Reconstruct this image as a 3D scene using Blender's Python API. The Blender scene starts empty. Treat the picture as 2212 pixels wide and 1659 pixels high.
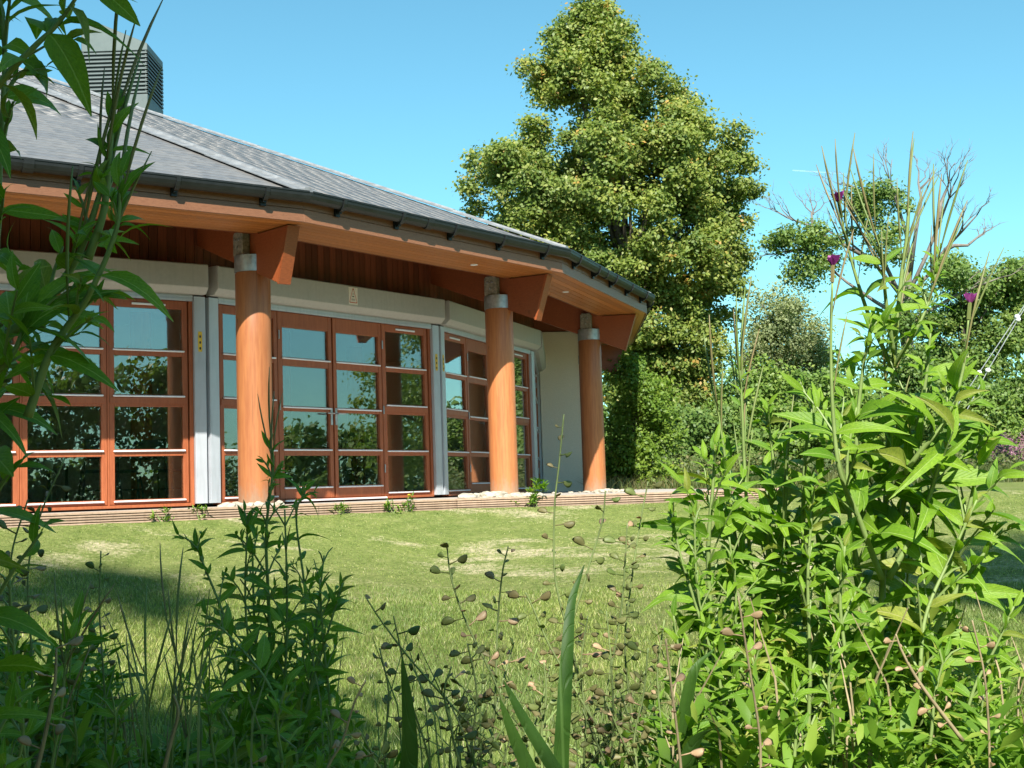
import bpy, math, random
import numpy as np
from mathutils import Vector, Matrix
R = math.radians
random.seed(7); rng = np.random.default_rng(7)
scene = bpy.context.scene
col = scene.collection

# ------------------------------------------------------------------ camera
EYE = 0.081
F_PX = 2786.5; PW, PH = 2212.0, 1659.0
pitch, roll = R(4.61), R(1.86)
fwd = Vector((0, math.cos(pitch), math.sin(pitch)))
up0 = Vector((0, -math.sin(pitch), math.cos(pitch))); r0 = Vector((1, 0, 0))
CR = r0*math.cos(roll) - up0*math.sin(roll)
CU = r0*math.sin(roll) + up0*math.cos(roll)
cam_d = bpy.data.cameras.new('camera'); cam = bpy.data.objects.new('camera', cam_d); col.objects.link(cam)
cam.matrix_world = Matrix(((CR.x, CU.x, -fwd.x, 0), (CR.y, CU.y, -fwd.y, 0), (CR.z, CU.z, -fwd.z, EYE), (0, 0, 0, 1)))
cam_d.sensor_width = 36; cam_d.lens = 36*F_PX/PW; cam_d.clip_start = 0.05; cam_d.clip_end = 5000
scene.camera = cam
def at(x, y, d):
    """world point seen in the photograph at x, y (2212 x 1659 frame), d metres ahead"""
    return Vector((0, 0, EYE)) + fwd*d + CR*((x-PW/2)/F_PX*d) + CU*((PH/2-y)/F_PX*d)

# ------------------------------------------------------------------ light
SUN_EL, SUN_AZ = R(42.5), R(-88)         # direction to the sun: straight behind the camera
sd = Vector((math.cos(SUN_EL)*math.cos(SUN_AZ), math.cos(SUN_EL)*math.sin(SUN_AZ), math.sin(SUN_EL)))
sl = bpy.data.lights.new('sun', 'SUN'); sl.energy = 5.0; sl.angle = R(0.53); sl.color = (1.0, 0.95, 0.86)
so = bpy.data.objects.new('sun', sl); col.objects.link(so); so.rotation_euler = sd.to_track_quat('Z', 'Y').to_euler(); so.location = (0, -20, 30)
world = bpy.data.worlds.new('World'); scene.world = world; world.use_nodes = True
wn = world.node_tree.nodes; wl = world.node_tree.links; wn.clear()
sky = wn.new('ShaderNodeTexSky'); sky.sky_type = 'NISHITA'; sky.sun_disc = False
sky.sun_elevation = SUN_EL; sky.sun_rotation = math.atan2(sd.x, sd.y)
sky.air_density = 1.0; sky.dust_density = 0.6; sky.ozone_density = 1.0; sky.altitude = 100
tint = wn.new('ShaderNodeMix'); tint.data_type = 'RGBA'; tint.blend_type = 'MULTIPLY'; tint.inputs[0].default_value = 1
tint.inputs[7].default_value = (0.76, 1.36, 1.27, 1)
bg = wn.new('ShaderNodeBackground'); bg.inputs[1].default_value = 0.076
out = wn.new('ShaderNodeOutputWorld')
wl.new(sky.outputs[0], tint.inputs[6]); wl.new(tint.outputs[2], bg.inputs[0]); wl.new(bg.outputs[0], out.inputs[0])
scene.view_settings.view_transform = 'Standard'; scene.view_settings.look = 'None'
scene.view_settings.exposure = 1.0; scene.view_settings.gamma = 1; scene.view_settings.use_curve_mapping = False
scene.render.engine = 'CYCLES'
scene.cycles.max_bounces = 10; scene.cycles.transparent_max_bounces = 24; scene.cycles.glossy_bounces = 3

# ------------------------------------------------------------------ mesh helpers
class MB:
    def __init__(s): s.v = []; s.f = []
    def add(s, vs, fs):
        b = len(s.v); s.v += [tuple(p) for p in vs]; s.f += [tuple(b+i for i in f) for f in fs]
    def box(s, o, ax, ay, az, x0, x1, y0, y1, z0, z1):
        P = [o+ax*x+ay*y+az*z for z in (z0, z1) for y in (y0, y1) for x in (x0, x1)]
        s.add(P, [(0, 2, 3, 1), (4, 5, 7, 6), (0, 1, 5, 4), (2, 6, 7, 3), (0, 4, 6, 2), (1, 3, 7, 5)])
    def wbox(s, x0, x1, y0, y1, z0, z1):
        s.box(Vector((0, 0, 0)), Vector((1, 0, 0)), Vector((0, 1, 0)), Vector((0, 0, 1)), x0, x1, y0, y1, z0, z1)
    def prism(s, pts, off):
        """polygon pts extruded by vector off"""
        n = len(pts); s.add(list(pts)+[p+off for p in pts], [tuple(range(n))[::-1], tuple(range(n, 2*n))]+[(i, (i+1) % n, n+(i+1) % n, n+i) for i in range(n)])
    def loft(s, rings, cap=True):
        n = len(rings[0]); vs = [p for r in rings for p in r]; fs = []
        for k in range(len(rings)-1):
            for i in range(n): fs.append((k*n+i, k*n+(i+1) % n, (k+1)*n+(i+1) % n, (k+1)*n+i))
        if cap: fs += [tuple(range(n))[::-1], tuple(range((len(rings)-1)*n, len(rings)*n))]
        s.add(vs, fs)
    def tube(s, pts, rad, n=6, cap=True):
        pts = [Vector(p) for p in pts]
        if not hasattr(rad, '__len__'): rad = [rad]*len(pts)
        rings = []; a = None
        for i, p in enumerate(pts):
            t = (pts[min(i+1, len(pts)-1)]-pts[max(i-1, 0)])
            t = t.normalized() if t.length > 1e-9 else Vector((0, 0, 1))
            if a is None: a = t.orthogonal().normalized()
            a = (a-t*a.dot(t)); a = a.normalized() if a.length > 1e-6 else t.orthogonal().normalized()
            b = t.cross(a)
            rings.append([p+(a*math.cos(2*math.pi*k/n)+b*math.sin(2*math.pi*k/n))*rad[i] for k in range(n)])
        s.loft(rings, cap)
    def mesh(s, name, origin=Vector((0, 0, 0)), smooth=False):
        me = bpy.data.meshes.new(name); me.from_pydata([(p[0]-origin.x, p[1]-origin.y, p[2]-origin.z) for p in s.v], [], s.f); me.update()
        if smooth: me.polygons.foreach_set('use_smooth', [True]*len(me.polygons))
        return me
WP = {}
def tag(o, label=None, cat=None, group=None, kind=None):
    if label: o['label'] = label
    if cat: o['category'] = cat
    if group: o['group'] = group
    if kind: o['kind'] = kind
    return o
def empty(name, loc, label=None, cat=None, group=None):
    o = bpy.data.objects.new(name, None); col.objects.link(o); o.location = loc; o.empty_display_size = .1
    WP[o.name] = Vector(loc); return tag(o, label, cat, group)
def obj(name, mb, mat, parent=None, smooth=False, bevel=0, label=None, cat=None, group=None, kind=None, angle=None):
    vs = mb.v; xs = [p[0] for p in vs]; ys = [p[1] for p in vs]; zs = [p[2] for p in vs]
    c = Vector(((min(xs)+max(xs))/2, (min(ys)+max(ys))/2, min(zs)))
    me = mb.mesh(name, c, smooth); me.materials.append(mat)
    o = bpy.data.objects.new(name, me); col.objects.link(o)
    o.location = c - (WP[parent.name] if parent else Vector((0, 0, 0))); o.parent = parent; WP[o.name] = c
    if bevel:
        m = o.modifiers.new('bevel', 'BEVEL'); m.width = bevel; m.segments = 1; m.limit_method = 'ANGLE'
    if angle: me.set_sharp_from_angle(angle=angle)
    return tag(o, label, cat, group, kind)
def inst(name, me, mat4, parent):
    o = bpy.data.objects.new(name, me); col.objects.link(o); o.parent = parent; o.matrix_basis = mat4; return o
def np_obj(name, V, F, mat, origin=(0, 0, 0), parent=None, var=None, kind=None, label=None, cat=None, group=None, smooth=False):
    """mesh object from numpy arrays; F (n,3) or (n,4); var: per-vertex float 'var'"""
    V = np.asarray(V, dtype=np.float32)-np.asarray(origin, dtype=np.float32)
    me = bpy.data.meshes.new(name); n, k = F.shape
    me.vertices.add(len(V)); me.vertices.foreach_set('co', V.ravel())
    me.loops.add(n*k); me.loops.foreach_set('vertex_index', F.astype(np.int32).ravel())
    me.polygons.add(n); me.polygons.foreach_set('loop_start', np.arange(0, n*k, k, dtype=np.int32))
    me.update(calc_edges=True)
    if var is not None:
        a = me.attributes.new('var', 'FLOAT', 'POINT'); a.data.foreach_set('value', np.asarray(var, dtype=np.float32))
    if smooth: me.polygons.foreach_set('use_smooth', np.ones(n, dtype=bool))
    me.materials.append(mat)
    o = bpy.data.objects.new(name, me); col.objects.link(o); WP[o.name] = Vector(origin)
    o.location = Vector(origin) - (WP[parent.name] if parent else Vector((0, 0, 0))); o.parent = parent
    return tag(o, label, cat, group, kind)

# ------------------------------------------------------------------ materials
def newmat(name):
    m = bpy.data.materials.new(name); m.use_nodes = True; nt = m.node_tree; nt.nodes.clear()
    return m, nt.nodes, nt.links, nt.nodes.new('ShaderNodeOutputMaterial')
def ramp(n, l, src, stops):
    r = n.new('ShaderNodeValToRGB'); cr = r.color_ramp
    while len(cr.elements) < len(stops): cr.elements.new(.5)
    for e, (p, c) in zip(cr.elements, stops): e.position = p; e.color = (*c, 1) if len(c) == 3 else c
    l.new(src, r.inputs[0]); return r.outputs[0]
def coords(n, l, scale=(1, 1, 1), kind='Object', rot=(0, 0, 0)):
    t = n.new('ShaderNodeTexCoord'); m = n.new('ShaderNodeMapping'); m.inputs['Scale'].default_value = scale; m.inputs['Rotation'].default_value = rot
    l.new(t.outputs[kind], m.inputs[0]); return m.outputs[0]
def noise(n, l, vec, scale, detail=4, rough=.55):
    t = n.new('ShaderNodeTexNoise'); t.inputs['Scale'].default_value = scale; t.inputs['Detail'].default_value = detail; t.inputs['Roughness'].default_value = rough
    if vec is not None: l.new(vec, t.inputs['Vector'])
    return t.outputs['Fac']
def mixc(n, l, a, b, fac, mode='MIX'):
    m = n.new('ShaderNodeMix'); m.data_type = 'RGBA'; m.blend_type = mode
    for i, s in ((6, a), (7, b)):
        if isinstance(s, tuple): m.inputs[i].default_value = (*s, 1)
        else: l.new(s, m.inputs[i])
    if isinstance(fac, (int, float)): m.inputs[0].default_value = fac
    else: l.new(fac, m.inputs[0])
    return m.outputs[2]
def math_(n, l, op, a, b=None, c=None):
    m = n.new('ShaderNodeMath'); m.operation = op
    for i, s in enumerate((a, b, c)):
        if s is None: continue
        if isinstance(s, (int, float)): m.inputs[i].default_value = s
        else: l.new(s, m.inputs[i])
    return m.outputs[0]
def objrand(n): return n.new('ShaderNodeObjectInfo').outputs['Random']
def finish(n, l, o, colr, rough=.6, metal=0, bump=None, bstr=.2, spec=.5, bdist=.01):
    p = n.new('ShaderNodeBsdfPrincipled')
    if isinstance(colr, tuple): p.inputs['Base Color'].default_value = (*colr, 1)
    else: l.new(colr, p.inputs['Base Color'])
    if isinstance(rough, (int, float)): p.inputs['Roughness'].default_value = rough
    else: l.new(rough, p.inputs['Roughness'])
    p.inputs['Metallic'].default_value = metal; p.inputs['Specular IOR Level'].default_value = spec
    if bump is not None:
        b = n.new('ShaderNodeBump'); b.inputs['Strength'].default_value = bstr; b.inputs['Distance'].default_value = bdist
        l.new(bump, b.inputs['Height']); l.new(b.outputs[0], p.inputs['Normal'])
    l.new(p.outputs[0], o.inputs[0]); return p
def wood(name, base, dark, scale=(6, 6, .5), rough=.45, knots=True, var=.25, kind='Object', dirt=False):
    m, n, l, o = newmat(name)
    v = coords(n, l, scale, kind); g = noise(n, l, v, 6, 6, .65)
    c = ramp(n, l, g, [(.3, dark), (.62, base), (.85, tuple(min(1, x*1.12) for x in base))])
    if knots:
        vk = coords(n, l, (1, 1, .6), kind)
        t = n.new('ShaderNodeTexVoronoi'); t.inputs['Scale'].default_value = 4.2; l.new(vk, t.inputs['Vector'])
        k = ramp(n, l, t.outputs['Distance'], [(.05, (1, 1, 1)), (.10, (0, 0, 0))])
        c = mixc(n, l, c, tuple(x*.35 for x in base), math_(n, l, 'MULTIPLY', k, .75))
    big = noise(n, l, coords(n, l, (1, 1, .6), kind), 1.3, 3)
    c = mixc(n, l, c, tuple(x*.72 for x in base), math_(n, l, 'MULTIPLY', big, .45))
    ck = noise(n, l, coords(n, l, (scale[0]*3, scale[1]*3, scale[2]*.8), kind), 5, 3, .5)
    c = mixc(n, l, c, tuple(x*.3 for x in base), math_(n, l, 'MULTIPLY', ramp(n, l, ck, [(.30, (1, 1, 1)), (.345, (0, 0, 0))]), .55))
    if dirt:
        sx = n.new('ShaderNodeSeparateXYZ'); l.new(coords(n, l), sx.inputs[0]); dn = noise(n, l, coords(n, l, (7, 7, 3)), 2.5, 5)
        dz = math_(n, l, 'SUBTRACT', math_(n, l, 'MULTIPLY', dn, .55), sx.outputs[2]); c = mixc(n, l, c, (.34, .25, .17), math_(n, l, 'MULTIPLY', ramp(n, l, dz, [(.0, (0, 0, 0)), (.25, (1, 1, 1))]), .6))
    rv = n.new('ShaderNodeMapRange'); rv.inputs[3].default_value = 1-var; rv.inputs[4].default_value = 1+var*.4
    l.new(objrand(n), rv.inputs[0])
    c = mixc(n, l, c, rv.outputs[0], 1.0, 'MULTIPLY')
    finish(n, l, o, c, rough, bump=g, bstr=.15); return m
def plain(name, c, rough=.5, metal=0, nscale=8, amt=.18, bstr=.05, spec=.5, stretch=(1, 1, 1), streak=0):
    m, n, l, o = newmat(name); g = noise(n, l, coords(n, l, stretch), nscale, 5)
    cc = ramp(n, l, g, [(.3, tuple(x*(1-amt) for x in c)), (.7, tuple(min(1, x*(1+amt*.6)) for x in c))])
    if streak:
        s2 = noise(n, l, coords(n, l, (9, 9, .6)), 3, 4); k = ramp(n, l, s2, [(.5, (0, 0, 0)), (.75, (1, 1, 1))])
        cc = mixc(n, l, cc, tuple(x*.6 for x in c), math_(n, l, 'MULTIPLY', k, streak))
    rr = math_(n, l, 'MULTIPLY_ADD', g, .25, max(.05, rough-.12))
    finish(n, l, o, cc, rr, metal, g, bstr, spec); return m
M = {}
M['column'] = wood('column_pine', (.52, .195, .068), (.36, .112, .038), (5, 5, .35), dirt=True)
M['fascia'] = wood('fascia_pine', (.27, .115, .056), (.18, .07, .032), (3, 3, 20))
M['soffit'] = wood('soffit_pine', (.52, .19, .046), (.35, .11, .027), (4, 4, 20), rough=.35, knots=True)
M['beam'] = wood('beam_larch', (.33, .085, .026), (.22, .05, .015), (4, 4, 16), knots=True)
M['frame'] = wood('window_timber', (.40, .115, .042), (.28, .07, .025), (7, 7, .8), knots=False, var=.12)
M['cladding'] = wood('stained_cladding', (.22, .06, .028), (.12, .032, .015), (12, 12, .5), knots=False, var=.4)
M['deckboard'] = wood('weathered_decking', (.46, .32, .23), (.31, .20, .14), (4, 4, 10), rough=.75, knots=False, var=.3)
M['box'] = plain('shutter_paint', (.41, .40, .37), .5, nscale=22, amt=.06, streak=.2)
M['guide'] = plain('guide_aluminium', (.50, .53, .57), .38, .25, 4, .08, streak=.35)
M['white'] = plain('white_bar', (.78, .79, .83), .35, nscale=5, amt=.06)
M['steel'] = plain('galvanised_steel', (.48, .49, .50), .42, .75, 14, .3, .1)
M['oldplate'] = plain('grimy_plate', (.27, .24, .19), .75, .2, 26, .5, .3)
M['render'] = plain('wall_render', (.84, .70, .58), .9, nscale=60, amt=.08, bstr=.4)
M['inner'] = plain('interior_plaster', (.62, .58, .48), .9, nscale=4, amt=.05)
M['innerfloor'] = plain('interior_floor', (.22, .18, .14), .5, nscale=4, amt=.1)
M['gutter'] = plain('black_gutter', (.016, .018, .018), .42, nscale=6, amt=.3, spec=.35, streak=.3)
M['rubber'] = plain('dark_rubber', (.03, .032, .03), .6)
M['yellow'] = plain('yellow_label', (.75, .5, .04), .5)
M['black'] = plain('black_print', (.03, .03, .03), .6)
M['red'] = plain('red_print', (.55, .08, .03), .5)
M['signwhite'] = plain('sign_face', (.74, .68, .60), .5, nscale=30, amt=.08)
M['louvre'] = plain('vent_metal', (.105, .125, .122), .45, .2, 5, .08, streak=.2)
M['ventcap'] = plain('vent_cap', (.105, .13, .125), .45, .2, 5, .06)
M['darkvoid'] = plain('vent_inside', (.04, .05, .05), .8)
M['lead'] = plain('lead_sheet', (.26, .262, .265), .5, .25, 7, .35, .15)
M['mortar'] = plain('mortar_bedding', (.42, .40, .36), .9, nscale=12, amt=.25)
M['stone'] = plain('pale_stone', (.46, .41, .32), .95, nscale=14, amt=.5, bstr=.6)
M['paving'] = plain('paving', (.42, .38, .33), .95, nscale=7, amt=.25, bstr=.3)
M['chair'] = plain('chair_frame', (.03, .035, .035), .4, .3)
M['seat'] = plain('chair_seat', (.05, .08, .10), .6)
M['table'] = plain('table_top', (.42, .30, .18), .4)
M['poleW'] = wood('pole_wood', (.20, .15, .11), (.12, .09, .06), (4, 4, .4), rough=.9, knots=False)
M['wire'] = plain('wire', (.55, .57, .58), .4, .5)
M['insul'] = plain('white_insulator', (.85, .85, .84), .25)
def slate_mat():
    m, n, l, o = newmat('slate')
    g = noise(n, l, coords(n, l), 9, 6)
    c = ramp(n, l, g, [(.25, (.115, .11, .107)), (.55, (.17, .162, .156)), (.8, (.24, .228, .216))])
    a = n.new('ShaderNodeAttribute'); a.attribute_name = 'var'
    rnd = math_(n, l, 'ADD', a.outputs['Fac'], objrand(n)); rnd = math_(n, l, 'FRACT', rnd)
    c = mixc(n, l, c, ramp(n, l, rnd, [(0, (.86, .87, .90)), (.5, (1, 1, 1)), (1, (1.12, 1.09, 1.06))]), 1, 'MULTIPLY')
    finish(n, l, o, c, .42, bump=g, bstr=.25, spec=.6); return m
M['slate'] = slate_mat()
def glass_mat():
    m, n, l, o = newmat('window_glass')
    lw = n.new('ShaderNodeLayerWeight'); lw.inputs[0].default_value = .5
    p = math_(n, l, 'POWER', lw.outputs['Facing'], 3.0)
    f = math_(n, l, 'MULTIPLY_ADD', p, .75, .17)
    t = n.new('ShaderNodeBsdfTransparent'); t.inputs[0].default_value = (.82, .87, .85, 1)
    g = n.new('ShaderNodeBsdfGlossy'); g.inputs['Roughness'].default_value = .0; g.inputs[0].default_value = (.90, .90, .93, 1)
    mx = n.new('ShaderNodeMixShader'); l.new(f, mx.inputs[0]); l.new(t.outputs[0], mx.inputs[1]); l.new(g.outputs[0], mx.inputs[2])
    nb = noise(n, l, coords(n, l), 1.1, 2); b = n.new('ShaderNodeBump'); b.inputs['Strength'].default_value = .14; b.inputs['Distance'].default_value = .01
    l.new(nb, b.inputs['Height']); l.new(b.outputs[0], g.inputs['Normal'])
    l.new(mx.outputs[0], o.inputs[0]); return m
M['glass'] = glass_mat()
def foliage(name, stops, trans=.3, spec=.35, rough=.5, usevar=True, obj_var=False, bigscale=.5):
    """leaf mass: per-leaf colour from the var attribute"""
    m, n, l, o = newmat(name)
    if usevar:
        a = n.new('ShaderNodeAttribute'); a.attribute_name = 'var'; src = a.outputs['Fac']
    else: src = objrand(n)
    c = ramp(n, l, src, stops)
    g = noise(n, l, coords(n, l), bigscale, 3)
    c = mixc(n, l, c, ramp(n, l, g, [(.35, (.75, .82, .8)), (.7, (1.2, 1.12, 1.0))]), 1, 'MULTIPLY')
    p = n.new('ShaderNodeBsdfPrincipled'); l.new(c, p.inputs['Base Color']); p.inputs['Roughness'].default_value = rough; p.inputs['Specular IOR Level'].default_value = spec
    t = n.new('ShaderNodeBsdfTranslucent'); l.new(mixc(n, l, c, (1.3, 1.5, .5), 1, 'MULTIPLY'), t.inputs[0])
    mx = n.new('ShaderNodeMixShader'); mx.inputs[0].default_value = trans; l.new(p.outputs[0], mx.inputs[1]); l.new(t.outputs[0], mx.inputs[2])
    l.new(mx.outputs[0], o.inputs[0]); return m
M['lime'] = foliage('lime_leaves', [(0, (.095, .15, .028)), (.5, (.20, .25, .05)), (.84, (.31, .32, .08)), (.95, (.42, .32, .085)), (1, (.48, .29, .08))])
M['oak'] = foliage('oak_leaves', [(0, (.08, .145, .032)), (.6, (.15, .23, .05)), (1, (.26, .30, .08))])
M['birch'] = foliage('birch_leaves', [(0, (.17, .20, .10)), (.6, (.27, .31, .14)), (1, (.38, .38, .19))])
M['willow'] = foliage('willow_leaves', [(0, (.09, .16, .018)), (.6, (.16, .25, .03)), (1, (.26, .32, .05))])
M['bush'] = foliage('bush_leaves', [(0, (.10, .17, .03)), (.6, (.19, .28, .05)), (1, (.33, .36, .09))])
M['rough'] = foliage('rough_grass', [(0, (.05, .085, .018)), (.55, (.11, .14, .04)), (.85, (.20, .18, .075)), (1, (.32, .27, .14))], trans=.25)
M['loose'] = foliage('loosestrife', [(0, (.20, .10, .12)), (1, (.38, .18, .28))], trans=.1)
M['grass'] = foliage('lawn_blades', [(0, (.125, .19, .04)), (.5, (.245, .31, .08)), (.76, (.36, .40, .14)), (.9, (.48, .45, .22)), (1, (.62, .54, .35))], trans=.35, bigscale=.8)
M['weed'] = foliage('weed_leaves', [(0, (.085, .18, .015)), (.6, (.18, .32, .035)), (.9, (.32, .40, .07)), (1, (.50, .40, .15))], trans=.35)
M['bark'] = plain('bark', (.13, .10, .075), .95, nscale=9, amt=.4, bstr=.8, stretch=(3, 3, .6))
M['deadwood'] = plain('dead_wood', (.20, .17, .145), .9, nscale=9, amt=.35, stretch=(3, 3, .6))
def bigleaf(name, c0, c1, vein, trans=.3):
    """one large leaf: length along local Y, width along X, with midrib and side veins"""
    m, n, l, o = newmat(name)
    t = n.new('ShaderNodeTexCoord'); s = n.new('ShaderNodeSeparateXYZ'); l.new(t.outputs['Generated'], s.inputs[0])
    ax = math_(n, l, 'ABSOLUTE', math_(n, l, 'SUBTRACT', s.outputs[0], .5))
    mid = ramp(n, l, ax, [(.012, (1, 1, 1)), (.035, (0, 0, 0))])
    ph = math_(n, l, 'SUBTRACT', math_(n, l, 'MULTIPLY', s.outputs[1], 9.0), math_(n, l, 'MULTIPLY', ax, 7.0))
    fr = math_(n, l, 'PINGPONG', ph, .5)
    vn = ramp(n, l, fr, [(.02, (1, 1, 1)), (.09, (0, 0, 0))])
    c = mixc(n, l, c0, c1, objrand(n))
    g = noise(n, l, coords(n, l), 30, 4); c = mixc(n, l, c, ramp(n, l, g, [(.3, (.72, .8, .75)), (.7, (1.15, 1.12, 1.1))]), 1, 'MULTIPLY')
    g2 = noise(n, l, coords(n, l, (1, 1, 1)), 9, 3)
    c = mixc(n, l, c, (.42, .33, .07), math_(n, l, 'MULTIPLY', ramp(n, l, g2, [(.72, (0, 0, 0)), (.8, (1, 1, 1))]), .6))
    tipm = math_(n, l, 'MULTIPLY', ramp(n, l, math_(n, l, 'MULTIPLY_ADD', noise(n, l, coords(n, l), 6, 3), .5, s.outputs[1]), [(1.12, (0, 0, 0)), (1.22, (1, 1, 1))]), .8)
    c = mixc(n, l, c, (.30, .20, .07), tipm); c = mixc(n, l, c, vein, math_(n, l, 'MULTIPLY', vn, .22)); c = mixc(n, l, c, vein, math_(n, l, 'MULTIPLY', mid, .7))
    p = n.new('ShaderNodeBsdfPrincipled'); l.new(c, p.inputs['Base Color']); p.inputs['Roughness'].default_value = .52; p.inputs['Specular IOR Level'].default_value = .28
    b = n.new('ShaderNodeBump'); b.inputs['Strength'].default_value = .5; b.inputs['Distance'].default_value = .002; b.invert = True
    l.new(math_(n, l, 'MAXIMUM', vn, mid), b.inputs['Height']); l.new(b.outputs[0], p.inputs['Normal'])
    tr = n.new('ShaderNodeBsdfTranslucent'); l.new(mixc(n, l, c, (1.5, 1.7, .5), 1, 'MULTIPLY'), tr.inputs[0])
    mx = n.new('ShaderNodeMixShader'); mx.inputs[0].default_value = trans; l.new(p.outputs[0], mx.inputs[1]); l.new(tr.outputs[0], mx.inputs[2])
    l.new(mx.outputs[0], o.inputs[0]); return m
M['herb'] = bigleaf('willowherb_leaf', (.105, .225, .013), (.215, .35, .026), (.36, .49, .14))
M['herbold'] = bigleaf('ageing_leaf', (.18, .23, .03), (.28, .32, .05), (.42, .42, .16))
M['blade'] = bigleaf('broad_blade', (.03, .08, .012), (.055, .12, .016), (.09, .17, .04))
M['stem'] = plain('green_stem', (.20, .28, .08), .6, nscale=30, amt=.2)
M['stemdry'] = plain('dry_stem', (.30, .24, .13), .7, nscale=30, amt=.3)
M['stemgreen'] = plain('pod_stalk_stem', (.20, .26, .09), .6, nscale=30, amt=.3)
def podmat(name, a, b, trans=.2):
    m, n, l, o = newmat(name); c = mixc(n, l, a, b, objrand(n))
    p = n.new('ShaderNodeBsdfPrincipled'); l.new(c, p.inputs['Base Color']); p.inputs['Roughness'].default_value = .5
    tr = n.new('ShaderNodeBsdfTranslucent'); l.new(c, tr.inputs[0])
    mx = n.new('ShaderNodeMixShader'); mx.inputs[0].default_value = trans; l.new(p.outputs[0], mx.inputs[1]); l.new(tr.outputs[0], mx.inputs[2])
    l.new(mx.outputs[0], o.inputs[0]); return m
M['pod'] = podmat('long_pod', (.16, .24, .06), (.25, .19, .09), .1)
M['cup'] = podmat('seed_cup', (.20, .28, .07), (.30, .24, .11), .45)
M['cupdry'] = podmat('dry_seed_cup', (.42, .27, .16), (.55, .40, .22), .3)
M['petal'] = podmat('purple_petal', (.22, .02, .18), (.50, .10, .42), .3)

# ------------------------------------------------------------------ ground
DK = [(-30, -10), (-12, 3.8), (-8, 7.7), (-4.4, 10.9), (-2.46, 12.1), (-.6, 13.2), (2.75, 13.4), (8, 14.0), (60, 16)]
def deck_y(x):
    return np.interp(x, [p[0] for p in DK], [p[1] for p in DK])
def hills(x, y):
    return .035*np.sin(x*.9+1.3)*np.cos(y*.7)+.02*np.sin(x*2.3+y*1.7)
def ground_z(x, y):
    s = deck_y(x)-y
    t = np.clip(s, 0, None); z = -.108-1.09*(1-np.exp(-np.maximum(t, 0)/6.2)*1.0)*1.38
    z = np.maximum(z, -1.32)+np.where(s > .3, hills(x, y)*np.clip((s-.3)/2, 0, 1), 0)
    far = np.clip((y-25)/60, 0, 1); return z-.10*far
def gz(x, y): return float(ground_z(np.array(float(x)), np.array(float(y))))
def axis(vals):
    o = []
    for (a, b, s) in vals: o += list(np.arange(a, b, s))
    return np.array(o)
gx = axis([(-900, -100, 100), (-100, -20, 8), (-20, -8, 1), (-8, 8, .2), (8, 30, 1), (30, 100, 8), (100, 901, 100)])
gy = axis([(-900, -100, 100), (-100, -10, 9), (-10, 3, 1), (3, 16, .2), (16, 50, 1.5), (50, 150, 10), (150, 2001, 150)])
GX, GY = np.meshgrid(gx, gy); GZ = ground_z(GX, GY)
nx, ny = len(gx), len(gy); idx = np.arange(nx*ny).reshape(ny, nx)
Fq = np.stack([idx[:-1, :-1], idx[:-1, 1:], idx[1:, 1:], idx[1:, :-1]], -1).reshape(-1, 4)
def lawn_mat():
    m, n, l, o = newmat('lawn')
    v = coords(n, l)
    vs = coords(n, l, (.9, 1.9, 1))
    big = noise(n, l, vs, 1.0, 5, .6); fine = noise(n, l, v, 26, 6, .7); mid = noise(n, l, v, 5, 5, .6)
    c = ramp(n, l, mid, [(.3, (.13, .175, .042)), (.55, (.19, .225, .065)), (.75, (.25, .26, .10))])
    s = n.new('ShaderNodeSeparateXYZ'); t = n.new('ShaderNodeTexCoord'); l.new(t.outputs['Object'], s.inputs[0])
    near = n.new('ShaderNodeMapRange'); near.inputs[1].default_value = 8.2; near.inputs[2].default_value = 11; l.new(s.outputs[1], near.inputs[0])
    soil_shade = n.new('ShaderNodeMapRange'); soil_shade.inputs[1].default_value = 11.5; soil_shade.inputs[2].default_value = 7.5; l.new(s.outputs[1], soil_shade.inputs[0])
    c = mixc(n, l, c, mixc(n, l, (.055, .075, .02), (.16, .13, .07), fine), math_(n, l, 'MULTIPLY', soil_shade.outputs[0], .75))  # near thatch and soil, with the shade between blades painted into the colour
    far = n.new('ShaderNodeMapRange'); far.inputs[1].default_value = 22; far.inputs[2].default_value = 15; l.new(s.outputs[1], far.inputs[0])
    dry = ramp(n, l, math_(n, l, 'MULTIPLY_ADD', fine, .35, big), [(.73, (0, 0, 0)), (.90, (1, 1, 1))])
    dry = math_(n, l, 'MULTIPLY', dry, math_(n, l, 'MULTIPLY', near.outputs[0], math_(n, l, 'MULTIPLY_ADD', far.outputs[0], .7, .3)))
    c = mixc(n, l, c, (.50, .42, .28), dry)
    c = mixc(n, l, c, ramp(n, l, fine, [(.3, (.6, .65, .6)), (.65, (1.25, 1.2, 1.2))]), 1, 'MULTIPLY')
    finish(n, l, o, c, .95, bump=fine, bstr=.9, spec=.1, bdist=.03); return m
M['lawn'] = lawn_mat()
np_obj('ground', np.stack([GX, GY, GZ], -1).reshape(-1, 3), Fq, M['lawn'], kind='structure', smooth=True)

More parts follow.
